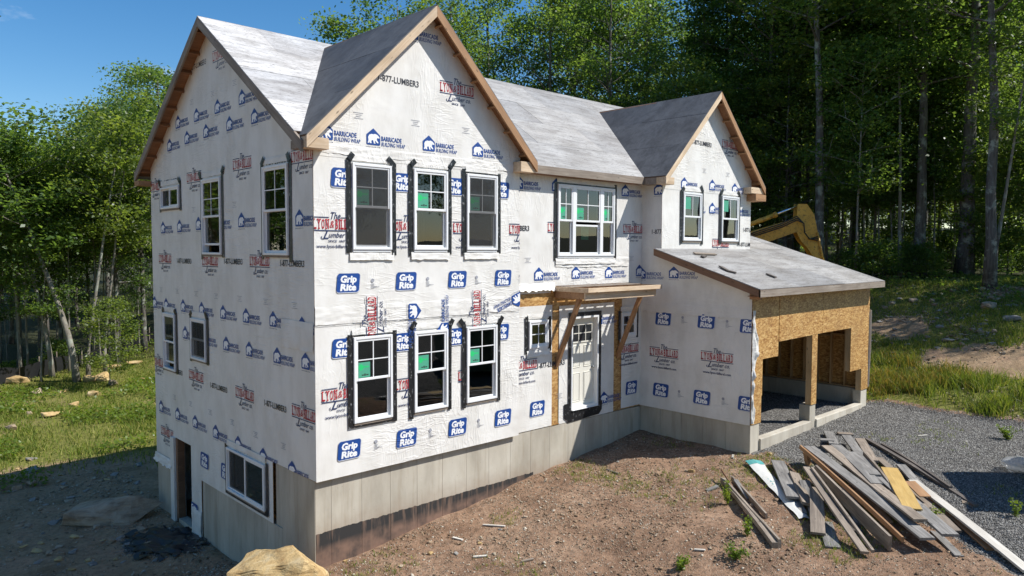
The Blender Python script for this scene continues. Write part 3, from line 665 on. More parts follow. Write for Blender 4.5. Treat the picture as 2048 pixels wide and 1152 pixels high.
# garage shed fascias
beam('fascia_board', (SX0-.002, SY-.002, SZ-.098), (SX1, SY-.002, SZ-.098), .155, .04, M_OLDPINE, house, (0, -1, 0))
for xx, nx_, m in ((SX0-.002, -1, M_BROWN), (SX1+.002, 1, M_OLDPINE)):
    y1 = -.46 if nx_ < 0 else 2.6
    a, e, d = Vector((xx, y1, sz(y1)-.022)), Vector((xx, SY, sz(SY)-.022)), Vector((0, 0, -.16))
    X = (e-a).normalized(); M = axes_m(a, X, Vector((nx_, 0, 0)), X.cross(Vector((nx_, 0, 0)))); Mi = M.inverted()
    MB().prism([Mi @ p for p in (a, e, e+d, a+d)], Mi.to_3x3() @ Vector((-nx_*.04, 0, 0))).obj('rake_board', m, house, M)
MB().box((SX0+.02, SY+.04, SZ-.17), (SX0+.29, YG-.02, SZ-.155)).obj('soffit_board', M_SOFFIT, house)
MB().box((XW-.13, YG-.24, 2.86), (XW+.0, YG+.0, 2.99)).obj('eave_return', M_PINE2, house)

# ------------------------------------------------------------------ windows
def ring(b, u0, u1, v0, v1, t, n0, n1):
    b.box((u0, v0, n0), (u0+t, v1, n1)); b.box((u1-t, v0, n0), (u1, v1, n1)); b.box((u0+t, v0, n0), (u1-t, v0+t, n1)); b.box((u0+t, v1-t, n0), (u1-t, v1, n1)); return b
def tape_strip(wall, win, pts, n=.0205):
    k = len(pts); b = MB(); b.add([(p[0], p[1], n+random.uniform(0, .004)) for p in pts], [tuple(range(k))]); return b.obj('tape_strip', M_TAPE, win, wall.M)
def jit(s=.008): return random.uniform(-s, s)
def window(wall, rect, style='double', screen=False, sticker=False, grid=True, tape='LR', raised=0.0, flap=True, name='window', flops=(1, 1), sgrid=(2, 2)):
    u0, u1, v0, v1 = rect; w, h = u1-u0, v1-v0; vm = v0+h*.5
    win = ring(MB(), u0, u1, v0, v1, .045, -.09, .055).obj(name, M_VINYL, house, wall.M); bevel(win, .006, 2)
    def sash(a0, a1, c0, c1, n, mun=None, t=.045):
        s = ring(MB(), a0, a1, c0, c1, t, n-.03, n).obj('sash', M_VINYL, win, wall.M); bevel(s, .004)
        pn = MB().add([(a0+t-.003, c0+t-.003, n-.016), (a1-t+.003, c0+t-.003, n-.016), (a1-t+.003, c1-t+.003, n-.016), (a0+t-.003, c1-t+.003, n-.016)], [(0, 1, 2, 3)]).obj('pane', M_GLASS, win, wall.M)
        if mun:
            for i in range(1, mun[0]):
                c = a0+(a1-a0)*i/mun[0]; MB().box((c-.009, c0+t, n-.013), (c+.009, c1-t, n-.006)).obj('muntin', M_VINYL, win, wall.M)
            for i in range(1, mun[1]):
                c = c0+(c1-c0)*i/mun[1]; MB().box((a0+t, c-.009, n-.0135), (a1-t, c+.009, n-.0055)).obj('muntin', M_VINYL, win, wall.M)
    def stick(a, c, sw=.24, sh=.27):
        MB().box((a, c, .027), (a+sw, c+sh, .028)).obj('sticker', M_GREEN, win, wall.M)
        circ = [(a+sw*.22+.055*math.cos(t), c+sh*.68+.055*math.sin(t), .0286) for t in np.linspace(0, 6.28, 16, False)]
        b = MB().add(circ, [tuple(range(16))]); b.box((a+sw*.45, c+sh*.64, .0278), (a+sw*.9, c+sh*.74, .0286)); b.obj('sticker_mark', M_GREEN2, win, wall.M)
        b = MB(); b.box((a+sw*.28, c+sh*.12, .0278), (a+sw*.45, c+sh*.2, .0286)); b.box((a+sw*.48, c+sh*.1, .0278), (a+sw*.56, c+sh*.25, .0286)); b.box((a+sw*.58, c+sh*.1, .0278), (a+sw*.64, c+sh*.25, .0286)); b.box((a+sw*.67, c+sh*.12, .0278), (a+sw*.86, c+sh*.2, .0286)); b.obj('sticker_mark', M_INK, win, wall.M)
    i0, i1, j0, j1 = u0+.042, u1-.042, v0+.042, v1-.042
    if style == 'double':
        sash(i0, i1, vm-.02, j1, .042, sgrid if grid else None); sash(i0+.004, i1-.004, j0+raised, vm+.022+raised, .008)
        if sticker: stick(i0+.055, vm+.035)
        if screen: MB().add([(i0+.03, j0+.03, .046), (i1-.03, j0+.03, .046), (i1-.03, j1-.03, .046), (i0+.03, j1-.03, .046)], [(0, 1, 2, 3)]).obj('insect_screen', M_SCREEN, win, wall.M)
    elif style == 'single':
        sash(i0, i1, j0, j1, .038, (2, 2) if grid else None, .05)
        if screen: MB().add([(i0+.03, j0+.03, .044), (i1-.03, j0+.03, .044), (i1-.03, j1-.03, .044), (i0+.03, j1-.03, .044)], [(0, 1, 2, 3)]).obj('insect_screen', M_SCREEN, win, wall.M)
    elif style == 'slider':
        um = (i0+i1)/2; sash(um-.02, i1, j0, j1, .042); sash(i0, um+.02, j0+.003, j1-.003, .008)
        if screen: MB().add([(i0+.03, j0+.03, .012), (um-.02, j0+.03, .012), (um-.02, j1-.03, .012), (i0+.03, j1-.03, .012)], [(0, 1, 2, 3)]).obj('insect_screen', M_SCREEN, win, wall.M)
    elif style == 'triple':
        a, c = u0+w*.27, u0+w*.755
        for q in (a, c): MB().box((q-.05, v0+.045, -.08), (q+.05, v1-.045, .05)).obj('mullion', M_VINYL, win, wall.M)
        for k, (p0, p1) in enumerate(((i0, a-.048), (a+.048, c-.048), (c+.048, i1))):
            sash(p0, p1, vm-.02, j1, .042, (2, 2)); rs = .0 if k != 1 else -.0
            sash(p0+.004, p1-.004, j0, vm+.022+(-.1 if k == 1 else 0), .008); stick(p0+.05, vm+.035, .2 if k != 1 else .24)
        MB().box((a+.40, vm-.42, -.10), (a+.66, vm-.12, -.098)).obj('sticker', M_GREEN, win, wall.M)
    # flashing tape
    tw = .10
    for s in tape:
        if s in 'LR':
            c = u0-.008-tw/2 if s == 'L' else u1+.008+tw/2
            top = v1+random.uniform(.04, .10); bot = v0-random.uniform(.05, .12)
            tape_strip(wall, win, [(c-tw/2+jit(), bot+jit()), (c+tw/2+jit(), bot+jit()), (c+tw/2+jit(), (top+bot)/2), (c+tw/2+jit(), top), (c-tw/2+jit(), top+jit()), (c-tw/2+jit(), (top+bot)/2)])
            if flops[0 if s == 'L' else 1]:
                ang = rad(random.uniform(25, 50))*(-1 if s == 'R' else 1)*random.choice((1, 1, -1)); L = random.uniform(.13, .2)
                dx, dy = math.sin(ang), math.cos(ang); px_, py_ = dy*tw*.5, -dx*tw*.5; q = (c, top-.03)
                tape_strip(wall, win, [(q[0]-px_, q[1]-py_), (q[0]+px_, q[1]+py_), (q[0]+px_+dx*L, q[1]+py_+dy*L), (q[0]-px_+dx*L, q[1]-py_+dy*L)], .034)
        elif s == 'T': tape_strip(wall, win, [(u0-.06, v1+.006), (u1+.06, v1+.006), (u1+.06, v1+.03+jit()), (u0-.06, v1+.04+jit())], .026)
        elif s == 'B': tape_strip(wall, win, [(u0-.1, v0-.085+jit()), (u1+.1, v0-.085+jit()), (u1+.1, v0-.006), (u0-.1, v0-.006)], .026)
    MB().box((u0+.01, v0-.04, .003), (u1-.01, v0-.003, .035)).obj('sill_shim', M_OLDPINE if not flap else M_VINYL, win, wall.M)
    if flap:
        wrinkled(wall, u0-.05, u1+.06, v0-.18, v0-.045, .022, .012, 18, 6, u0*3+v0, .02, curl=.008)
    wrinkled(wall, u0-.02, u1+.02, v1+.04, v1+.15, .020, .008, 18, 5, u0*5+v0, .006)
    return win
window(wl_bump, FU[0], screen=True, sticker=True); window(wl_bump, FU[1], sticker=True); window(wl_bump, FU[2], screen=True, sticker=True, tape='LRT', flops=(0, 0))
window(wl_bump, FL[0], sticker=True, tape='LRTB', flops=(0, 0), flap=False); window(wl_bump, FL[1], sticker=True, flap=False); window(wl_bump, FL[2], sticker=True, flap=False)
window(wl_entry, TRI, 'triple', tape='LRT', flops=(0, 0)); window(wl_entry, SW[0], 'single', tape='LR', flops=(0, 0)); window(wl_entry, SW[1], 'single', tape='LR', flops=(0, 0))
window(wl_upper, UWs[0], grid=True, sgrid=(2, 1), tape='LR', flap=False); window(wl_upper, UWs[1], grid=True, sgrid=(2, 1), tape='LR', flap=False)
for k, wu in enumerate(UWs):
    MB().box((wu[0]+.10, wu[3]-.42, .027), (wu[0]+.34, wu[3]-.12, .0285)).obj('sticker', M_GREEN, house, wl_upper.M)
window(wl_left, LW[0], tape='LR', raised=.15, flap=False); window(wl_left, LW[1], tape='LR', flap=False); window(wl_left, LW[2], 'slider', screen=True, tape='LR', flap=False)
window(wl_left, LW[3], grid=False, tape='LR', raised=.12, flap=False); window(wl_left, LW[4], grid=False, screen=True, tape='LR', flap=False); window(wl_left, LW[5], 'slider', screen=True, tape='LRB', flops=(0, 0), flap=False)

# ------------------------------------------------------------------ entry door
d0, d1, e0, e1 = DOOR
dr = ring(MB(), d0, d1, e0, e1, .045, -.14, .03); dr = dr.obj('entry_door', M_VINYL, house, wl_entry.M); bevel(dr, .004)
MB().box((d0+.046, e0+.046, -.135), (d1-.046, e1-.046, -.09)).obj('door_slab', M_DOOR, dr, wl_entry.M)
pw = (d1-d0-.092)
for (a, c, q0, q1) in ((.12, .43, .10, .78), (.57, .88, .10, .78), (.12, .43, .90, 1.42), (.57, .88, .90, 1.42)):
    u0, u1 = d0+.046+pw*a, d0+.046+pw*c
    pnl = ring(MB(), u0, u1, e0+.046+q0, e0+.046+q1, .022, -.09, -.078).obj('door_panel', M_DOOR, dr, wl_entry.M); bevel(pnl, .006)
    bevel(MB().box((u0+.035, e0+.046+q0+.035, -.09), (u1-.035, e0+.046+q1-.035, -.082)).obj('door_panel', M_DOOR, dr, wl_entry.M), .006)
gu0, gu1, gv0, gv1 = d0+.046+pw*.08, d0+.046+pw*.92, e1-.62, e1-.18
ring(MB(), gu0, gu1, gv0, gv1, .03, -.089, -.07).obj('lite_frame', M_DOOR, dr, wl_entry.M)
MB().box((gu0+.02, gv0+.02, -.089), (gu1-.02, gv1-.02, -.083)).obj('lite_pane', flat('dark_lite', (.025, .028, .03), .08, .1), dr, wl_entry.M)
for k in (1, 2): c = gu0+(gu1-gu0)*k/3; MB().box((c-.009, gv0+.02, -.084), (c+.009, gv1-.02, -.074)).obj('muntin', M_DOOR, dr, wl_entry.M)
MB().box((gu0+.02, (gv0+gv1)/2-.009, -.0845), (gu1-.02, (gv0+gv1)/2+.009, -.0735)).obj('muntin', M_DOOR, dr, wl_entry.M)
MB().box((d0+.02, e0-.012, -.13), (d1-.02, e0-.002, .06)).obj('threshold', M_VINYL, dr, wl_entry.M)
MB().add([(d0+.5, e0, 0)]*3, [(0, 1, 2)]) 
kb = MB().tube([(d1-.12, e0+.92, -.09), (d1-.12, e0+.92, -.05), (d1-.12, e0+.92, -.035), (d1-.12, e0+.92, -.02)], [.012, .012, .028, .018], 10); kb.obj('door_knob', M_STEEL, dr, wl_entry.M, True)
for pts in ([(d0-.10, -.06+.25), (d0-.012, .25), (d0-.012, e1+.1), (d0-.10, e1+.1)], [(d1+.012, .25), (d1+.10, .27), (d1+.10, e1+.09), (d1+.012, e1+.1)], [(d0-.10, e1+.012), (d1+.10, e1+.012), (d1+.10, e1+.10), (d0-.10, e1+.11)], [(d0-.24, .10), (d0-.09, -.02), (d1+.04, .02), (d1+.14, .12), (d1+.16, .34), (d1+.012, .34), (d1+.012, e0-.02), (d0-.012, e0-.02), (d0-.012, .42), (d0-.24, .42)]):
    b = MB(); b.add([(p[0], p[1], .022+random.uniform(0, .003)) for p in pts], [tuple(range(len(pts)))]); b.obj('tape_strip', M_TAPE, dr, wl_entry.M)
# basement door opening: wrapped jamb and posts
MB().box((-.05, 6.74, -2.62), (.22, 6.98, -.52)).obj('wrapped_jamb', M_WRAP, house)
MB().box((.0, 6.62, -2.62), (.16, 6.735, -.52)).obj('door_jamb', M_BROWN, house)
MB().box((.0, 5.77, -2.62), (.2, 6.7, -2.42)).obj('door_sill', M_LEDGE, house)
wrinkled(wl_left, -5.74, -5.18, -2.66, -1.9, .012, .02, 14, 14, 41, .05)
wrinkled(wl_left, -DB-.02, -6.9, -1.30, -1.1, .02, .03, 16, 6, 42, .08, curl=.05)

# ------------------------------------------------------------------ porch canopy over the door
cx0, cx1, cyf, ct = 5.90, 8.58, -.93, 3.125
can = MB().box((cx0+.04, YR-.045, ct-.24), (cx1-.04, YR-.006, ct-.03)).obj('porch_canopy', M_PINE2, house)
bevel(MB().box((cx0, cyf, ct-.095), (cx1, cyf+.04, ct)).obj('fascia', M_PINE, can), .004)
bevel(MB().box((cx0, cyf+.041, ct-.1), (cx0+.04, YR-.046, ct-.002)).obj('fascia', M_PINE, can), .004)
bevel(MB().box((cx1-.04, cyf+.041, ct-.1), (cx1, YR-.046, ct-.002)).obj('fascia', M_PINE, can), .004)
bevel(MB().box((cx0+.02, cyf+.10, ct-.27), (cx1-.10, cyf+.14, ct-.098)).obj('beam', M_PINE, can), .004)
bevel(MB().box((cx0+.02, cyf+.145, ct-.25), (cx0+.06, YR-.05, ct-.104)).obj('beam', M_PINE2, can), .004)
for k in range(7):
    xx = cx0+.25+(cx1-cx0-.5)*k/6
    MB().box((xx-.019, cyf+.145, ct-.12), (xx+.019, YR-.05, ct-.006)).obj('rafter', M_PINE2, can)
for k in range(4):
    xx = cx0+.06+k*.13
for k in range(3):
    y0 = YR-.08-.14*k; MB().box((cx0+.05, y0-.12, ct-.003), (cx1-.05, y0-.01, ct+.012)).obj('roof_plank', M_OLDPINE, can)
for xx in (6.03, 8.22):
    beam('brace', (xx, YR-.02, 1.30), (xx, -.62, 2.87), .09, .085, M_PINE2, can, (0, -.6, .8))
for xx in (5.98, 8.2): MB().box((xx-.1, YR-.016, .0), (xx+.13, YR-.008, .02)).obj('ledger_scrap', M_OSB, can)

# ------------------------------------------------------------------ printing on the building wrap
def text(body, size=1.0, bold=0.0, shear=0.0, xs=1.0, align='LEFT', spacing=1.0):
    c = bpy.data.curves.new('t', 'FONT'); c.body = body; c.size = size; c.offset = bold*size; c.shear = shear; c.align_x = align; c.resolution_u = 2
    c.space_character = spacing
    o = bpy.data.objects.new('t', c); COL.objects.link(o); bpy.context.view_layer.update()
    me = bpy.data.meshes.new_from_object(o.evaluated_get(bpy.context.evaluated_depsgraph_get()))
    v = [(p.co.x*xs, p.co.y) for p in me.vertices]; f = [tuple(p.vertices) for p in me.polygons]
    bpy.data.objects.remove(o); bpy.data.curves.remove(c); bpy.data.meshes.remove(me)
    return v, f
def fit(tx, x0, x1, y0=None, h=None):
    v, f = tx; ax, bx = min(p[0] for p in v), max(p[0] for p in v); ay, by = min(p[1] for p in v), max(p[1] for p in v)
    sx = (x1-x0)/(bx-ax); sy = h/(by-ay) if h else sx
    return [(x0+(p[0]-ax)*sx, (y0 if y0 is not None else 0)+(p[1]-ay)*sy) for p in v], f
class Print:
    def __init__(s): s.v = []; s.f = []; s.m = []; s.mats = []
    def add(s, v, f, mat, n):
        if mat not in s.mats: s.mats.append(mat)
        b = len(s.v); s.v += [(p[0], p[1], n) for p in v]; s.f += [tuple(b+i for i in q) for q in f]; s.m += [s.mats.index(mat)]*len(f)
    def rect(s, u0, u1, v0, v1, mat, n): s.add(R(u0, u1, v0, v1), [(0, 1, 2, 3)], mat, n)
    def poly(s, pts, mat, n): s.add(pts, [tuple(range(len(pts)))], mat, n)
    def done(s, name):
        s.name = name; me = bpy.data.meshes.new(name); me.from_pydata(s.v, [], s.f)
        for m in s.mats: me.materials.append(m)
        me.polygons.foreach_set('material_index', s.m); me.update(); s.me = me
        s.bb = (min(p[0] for p in s.v), max(p[0] for p in s.v), min(p[1] for p in s.v), max(p[1] for p in s.v)); return s
def rrect(u0, u1, v0, v1, r, sk=0.0):
    out = []
    for cx, cy, a in ((u1-r, v0+r, -90), (u1-r, v1-r, 0), (u0+r, v1-r, 90), (u0+r, v0+r, 180)):
        for k in range(6):
            t = rad(a+18*k); x, y = cx+r*math.cos(t), cy+r*math.sin(t); out.append((x+sk*y, y))
    return out
# square badge: two words in white on slanted blue
P_GRIP = Print(); sk = .09
P_GRIP.poly(rrect(-.225, .235, -.178, .162, .055, sk), M_GREY, .0015); P_GRIP.poly(rrect(-.225, .229, -.170, .162, .053, sk), M_PWHITE, .0025)
P_GRIP.poly(rrect(-.225, .222, -.162, .165, .05, sk), M_BLUE, .0035)
for wd, y0, x0, x1 in (('Grip', .012, -.155, .165), ('Rite', -.138, -.165, .155)):
    tv, tf = text(wd, 1, .05, .12); top = None
    v, f = fit((tv, tf), x0, x1, y0-(.045 if wd == 'Grip' else 0), .165 if wd == 'Grip' else .125); P_GRIP.add(v, f, M_PWHITE, .0055)
P_GRIP.done('printed_badge')
# house icon with bear and two lines of lettering
P_BAR = Print()
P_BAR.poly([(-.142, -.125), (-.125, -.142), (.125, -.142), (.142, -.125), (.142, .035), (0, .15), (-.142, .035)], M_BLUE, .0015)
bear = [(-.118, -.112), (-.10, -.06), (-.108, -.01), (-.085, .032), (-.04, .05), (.0, .046), (.035, .056), (.06, .05), (.085, .04), (.118, .012), (.128, -.004), (.118, -.018), (.09, -.012), (.072, -.022), (.07, -.05), (.10, -.085), (.098, -.105), (.075, -.098), (.035, -.06), (.03, -.085), (.045, -.112), (.01, -.114), (-.005, -.06), (-.03, -.055), (-.045, -.08), (-.035, -.112), (-.07, -.114), (-.085, -.085), (-.088, -.112)]
from mathutils.geometry import tessellate_polygon
P_BAR.add(bear, tessellate_polygon([[Vector((a, b, 0)) for a, b in bear]]), M_PWHITE, .003)
v, f = fit(text('BARRICADE', 1, .024), .165, .60, -.055, .085); P_BAR.add(v, f, M_BLUE, .0015)
v, f = fit(text('BUILDING WRAP', 1, .008, .22), .165, .675, -.145, .072); P_BAR.add(v, f, M_BLUE, .0015)
v, f = fit(text('BARRICADEBP.COM', 1, .012, 0, 1, 'LEFT', 1.2), -.14, .14, -.182, .016); P_BAR.add(v, f, M_NAVY, .0015)
P_BAR.done('printed_emblem')
def lyon(www):
    p = Print()
    p.rect(-.425, -.12, .112, .126, M_NAVY, .0015); p.rect(.105, .425, .112, .126, M_NAVY, .0015); p.rect(-.425, .425, -.112, -.096, M_NAVY, .0015)
    def slab(word, x0, x1):
        n = len(word); wd = [.62 if c == 'I' else 1 for c in word]; tot = sum(wd); x = x0
        for c, q in zip(word, wd):
            a, e = x+.006, x+(x1-x0)*q/tot-.006; v, f = fit(text(c, 1, .02), a+.004, e-.004, -.080, .172); p.add(v, f, M_RED, .0015)
            t = .022; w = e-a
            for cond, u0, u1, z0 in ((c in 'LBRDI', a-.004, a+w*.55, .070), (c in 'LBDI', a-.004, a+w*.6, -.080), (c == 'L', a, e, -.08), (c in 'YN', a-.006, a+w*.42, .070), (c in 'YN', e-w*.42, e+.006, .070), (c == 'Y', a+w*.25, e-w*.25, -.08), (c in 'ARN', a-.006, a+w*.42, -.08), (c in 'AR', e-w*.42, e+.006, -.08), (c == 'I', a-.003, e+.003, .07), (c == 'I', a-.003, e+.003, -.08)):
                if cond: p.rect(u0, u1, z0, z0+t, M_RED, .0018)
            x += (x1-x0)*q/tot
    slab('LYON', -.425, -.115); slab('BILLARD', -.005, .425)
    v, f = fit(text('&', 1, 0, .2), -.105, -.02, -.055, .12); p.add(v, f, M_RED, .0016)
    v, f = fit(text('The', 1, .006, .35), -.085, .10, .085, .125); p.add(v, f, M_NAVY, .002)
    v, f = fit(text('umber co.', 1, .008, .38), -.125, .335, -.222, .092); p.add(v, f, M_NAVY, .0015)
    v, f = fit(text('L', 1, .008, .45), -.235, -.125, -.245, .145); p.add(v, f, M_NAVY, .0016)
    for k in range(9):
        a0, a1 = 2.2+k*.42, 2.2+(k+1)*.42; q = [(-.235+.04*math.cos(a)*(1 if w else .62), -.222+.032*math.sin(a)*(1 if w else .6)) for a, w in ((a0, 1), (a1, 1), (a1, 0), (a0, 0))]; p.add(q, [(0, 1, 2, 3)], M_NAVY, .0016)
    v, f = fit(text('SINCE  1847', 1, .018, .12), -.14, .19, -.302, .042); p.add(v, f, M_NAVY, .0015)
    if www: v, f = fit(text('www.lyon-billard.com', 1, .018), -.36, .37, -.415, .075); p.add(v, f, M_NAVY, .0015)
    return p.done('printed_sign')
P_LYW, P_LY = lyon(True), lyon(False)
P_TEL = Print(); v, f = fit(text('1-877-LUMBER3', 1, .016), -.44, .44, -.058, .116); P_TEL.add(v, f, M_BLACK, .0015); P_TEL.done('printed_lettering')
P_SM = Print()
for k, (a, c) in enumerate(((.10, .10), (.05, .07), (.05, .045), (.09, .10))): P_SM.rect(-a, c, .05-.032*k, .058-.032*k, M_GREY, .0015)
P_SM.done('printed_mark')
P_UL = Print(); P_UL.poly([(-.02+.035*math.cos(t), .06+.035*math.sin(t)) for t in np.linspace(0, 6.28, 12, False)], M_GREY, .0015)
for k in range(4): P_UL.rect(-.055, .02+.04*(k == 2), -.0-.026*k, .009-.026*k, M_GREY, .0015)
P_UL.rect(.0, .12, -.055, -.048, M_GREY, .0015); P_UL.done('printed_mark')
def put(kind, wall, u, v, rot=0, n=.010, sc=1.0):
    L = wall.M @ Matrix.Translation((u, v, n)) @ Matrix.Rotation(rad(rot), 4, 'Z') @ Matrix.Scale(sc, 4)
    c = kind.bb; cs = [Matrix.Rotation(rad(rot), 3, 'Z') @ Vector((a*sc, b*sc, 0)) for a in c[:2] for b in c[2:]]
    bu0, bu1, bv0, bv1 = u+min(p.x for p in cs), u+max(p.x for p in cs), v+min(p.y for p in cs), v+max(p.y for p in cs)
    def inside(po, a, b): return all((po[(i+1) % len(po)][0]-po[i][0])*(b-po[i][1])-(po[(i+1) % len(po)][1]-po[i][1])*(a-po[i][0]) >= -1e-6 for i in range(len(po)))
    po = next((q for q in wall.polys if inside(q, max(min(u, max(p[0] for p in q)-.01), min(p[0] for p in q)+.01), v)), wall.polys[0])
    full = any(all(inside(q, a, b) for a in (bu0, bu1) for b in (bv0, bv1)) for q in wall.polys) or all(any(inside(q, a, b) for q in wall.polys) for a in (bu0, bu1) for b in (bv0, bv1))
    hs = [h for h in wall.holes if h[0] < bu1 and h[1] > bu0 and h[2] < bv1 and h[3] > bv0]
    if full and not hs: return link(bpy.data.objects.new(kind.name, kind.me), wall.o, L)
    bm = bmesh.new(); bm.from_mesh(kind.me); bm.transform(wall.M.inverted() @ L)
    if not full:
        for i in range(len(po)):
            a, b = po[i], po[(i+1) % len(po)]
            bmesh.ops.bisect_plane(bm, geom=bm.verts[:]+bm.edges[:]+bm.faces[:], plane_co=(a[0], a[1], 0), plane_no=(b[1]-a[1], a[0]-b[0], 0), clear_outer=True)
    for h in hs:
        for co, no in (((h[0], 0, 0), (1, 0, 0)), ((h[1], 0, 0), (1, 0, 0)), ((0, h[2], 0), (0, 1, 0)), ((0, h[3], 0), (0, 1, 0))):
            bmesh.ops.bisect_plane(bm, geom=bm.verts[:]+bm.edges[:]+bm.faces[:], plane_co=co, plane_no=no)
        dead = [f for f in bm.faces if h[0] < f.calc_center_median().x < h[1] and h[2] < f.calc_center_median().y < h[3]]
        bmesh.ops.delete(bm, geom=dead, context='FACES')
    if not bm.faces: bm.free(); return
    me = bpy.data.meshes.new(kind.name); bm.to_mesh(me); bm.free()
    for m in kind.mats: me.materials.append(m)
    return link(bpy.data.objects.new(kind.name, me), wall.o, wall.M)
PLANES = {'f': (wl_bump, 'y', 0.0), 'e': (wl_entry, 'y', YR), 'u': (wl_upper, 'y', YU), 'l': (wl_left, 'x', 0.0), 'w': (wl_wing, 'x', XW)}
def pp(kind, pl, pts, rot=0, dx=0, dv=0, n=.010):
    wall, ax, v = PLANES[pl]
    for (a, b) in pts:
        q = at(a, b, **{ax: v}); u = q[0] if ax == 'y' else -q[1]
        put(kind, wall, u+dx, q[2]+dv, rot, n)
for k in range(4):
    put(P_GRIP, wl_bump, .64+1.213*k, 3.36); put(P_GRIP, wl_bump, .634+1.218*k, .444); put(P_GRIP, wl_bump, .55+1.22*k, 5.16); put(P_GRIP, wl_bump, .54+1.225*k, 2.24)
    put(P_UL, wl_bump, 1.15+1.213*k, 3.33); put(P_UL, wl_bump, 1.20+1.218*k, .43)
for k in range(4):
    put(P_LYW, wl_bump, .40+1.49*k, 4.36); 
    if k < 3: put(P_LYW, wl_bump, .53+1.49*k, 1.44)
pp(P_BAR, 'f', [(746, 274), (857, 287), (955, 299)]); pp(P_BAR, 'f', [(650, 262), (823, 62)]); pp(P_LY, 'f', [(914, 180)]); pp(P_TEL, 'f', [(797, 162)])
pp(P_SM, 'f', [(716, 232), (830, 247), (931, 262)])
pp(P_LY, 'f', [(743, 640)], 90, n=.026); pp(P_BAR, 'f', [(828, 622)], -90, n=.026); pp(P_BAR, 'f', [(884, 660)], 90, n=.026); pp(P_LY, 'f', [(953, 622)], 90, n=.026); pp(P_BAR, 'f', [(1033, 600)], 200, n=.026)
pp(P_BAR, 'e', [(1077, 548), (1151, 545), (1217, 544), (1278, 541), (1250, 381), (1036, 364), (1112, 370), (1186, 374)]); pp(P_LY, 'e', [(1267, 459), (1121, 456)]); pp(P_TEL, 'e', [(1028, 456)])
pp(P_LYW, 'e', [(1046, 731), (1256, 698)]); pp(P_GRIP, 'e', [(1074, 817), (1262, 775)]); pp(P_BAR, 'e', [(1207, 795), (1197, 637)]); pp(P_TEL, 'e', [(1102, 728)]); pp(P_SM, 'e', [(1055, 521), (1262, 517), (1118, 792)])
pp(P_GRIP, 'w', [(1327, 637), (1413, 643), (1499, 652), (1322, 780), (1404, 795), (1495, 808)]); pp(P_LYW, 'w', [(1328, 706), (1434, 715)]); pp(P_BAR, 'w', [(1283, 546), (1348, 545), (1318, 378)]); pp(P_TEL, 'w', [(1334, 463)]); pp(P_UL, 'w', [(1367, 640), (1456, 648), (1360, 788), (1448, 803)])
pp(P_BAR, 'u', [(1368, 366), (1424, 370), (1469, 377), (1424, 416), (1474, 421), (1382, 414)]); pp(P_LY, 'u', [(1460, 291), (1441, 487)]); pp(P_TEL, 'u', [(1404, 287), (1494, 489), (1502, 460)]); pp(P_SM, 'u', [(1408, 342), (1455, 350)])
pp(P_LY, 'l', [(485, 328), (389, 355), (313, 374), (607, 312), (331, 518), (421, 523), (520, 523), (393, 753), (490, 789), (608, 828), (443, 108), (335, 866), (318, 725)]); pp(P_TEL, 'l', [(343, 363), (432, 346), (556, 321), (397, 130), (369, 522), (467, 523), (585, 527), (438, 775), (551, 812), (352, 742)])
pp(P_BAR, 'l', [(484, 440), (600, 436), (327, 455), (360, 452), (398, 447), (437, 445), (340, 290), (375, 275), (413, 262), (460, 247), (510, 232), (485, 194), (436, 213), (394, 230), (357, 244)], n=.013)
pp(P_BAR, 'l', [(333, 608), (367, 611), (404, 617), (447, 624), (493, 631), (547, 638), (605, 650), (310, 604), (371, 665), (410, 676), (453, 687), (499, 698), (555, 711), (612, 722), (323, 812), (356, 827), (391, 843), (432, 863), (477, 886), (527, 911), (585, 938)])
pp(P_GRIP, 'l', [(410, 921), (452, 944), (389, 1020)]); pp(P_SM, 'l', [(323, 580), (355, 583), (393, 588), (433, 593), (480, 598), (532, 604), (590, 612), (350, 795), (382, 808), (421, 825), (465, 845), (512, 870), (568, 893), (384, 205), (426, 188), (470, 166), (388, 420), (470, 410)])

# ------------------------------------------------------------------ trees
M_LEAF = [make_leaf('leaf_green', (.090, .150, .042), (3.0, 2.8, 1.3)), make_leaf('leaf_dark', (.076, .135, .042), (3.0, 2.8, 1.3)), make_leaf('leaf_light', (.108, .162, .044), (2.8, 2.6, 1.2))]
M_BARK = make_bark('grey_bark', (.055, .047, .04), (.17, .15, .13)); M_BARK2 = make_bark('pale_bark', (.13, .11, .09), (.30, .27, .22))
def leaves(C, size, upb=.6, flat_=.75):
    n = len(C); N = rng.normal(size=(n, 3)); N[:, 2] = np.abs(N[:, 2])+upb; N /= np.linalg.norm(N, axis=1)[:, None]
    T = rng.normal(size=(n, 3)); A = np.cross(N, T); A /= np.linalg.norm(A, axis=1)[:, None]; B = np.cross(N, A)
    s = size*rng.uniform(.65, 1.3, n)[:, None]; fold = N*s*.12
    V = np.stack([C-A*s*.5, C+B*s*.32+fold, C+A*s*.5, C-B*s*.32+fold], 1).reshape(-1, 3)
    return V, np.arange(4*n, dtype=np.int32).reshape(-1, 4)
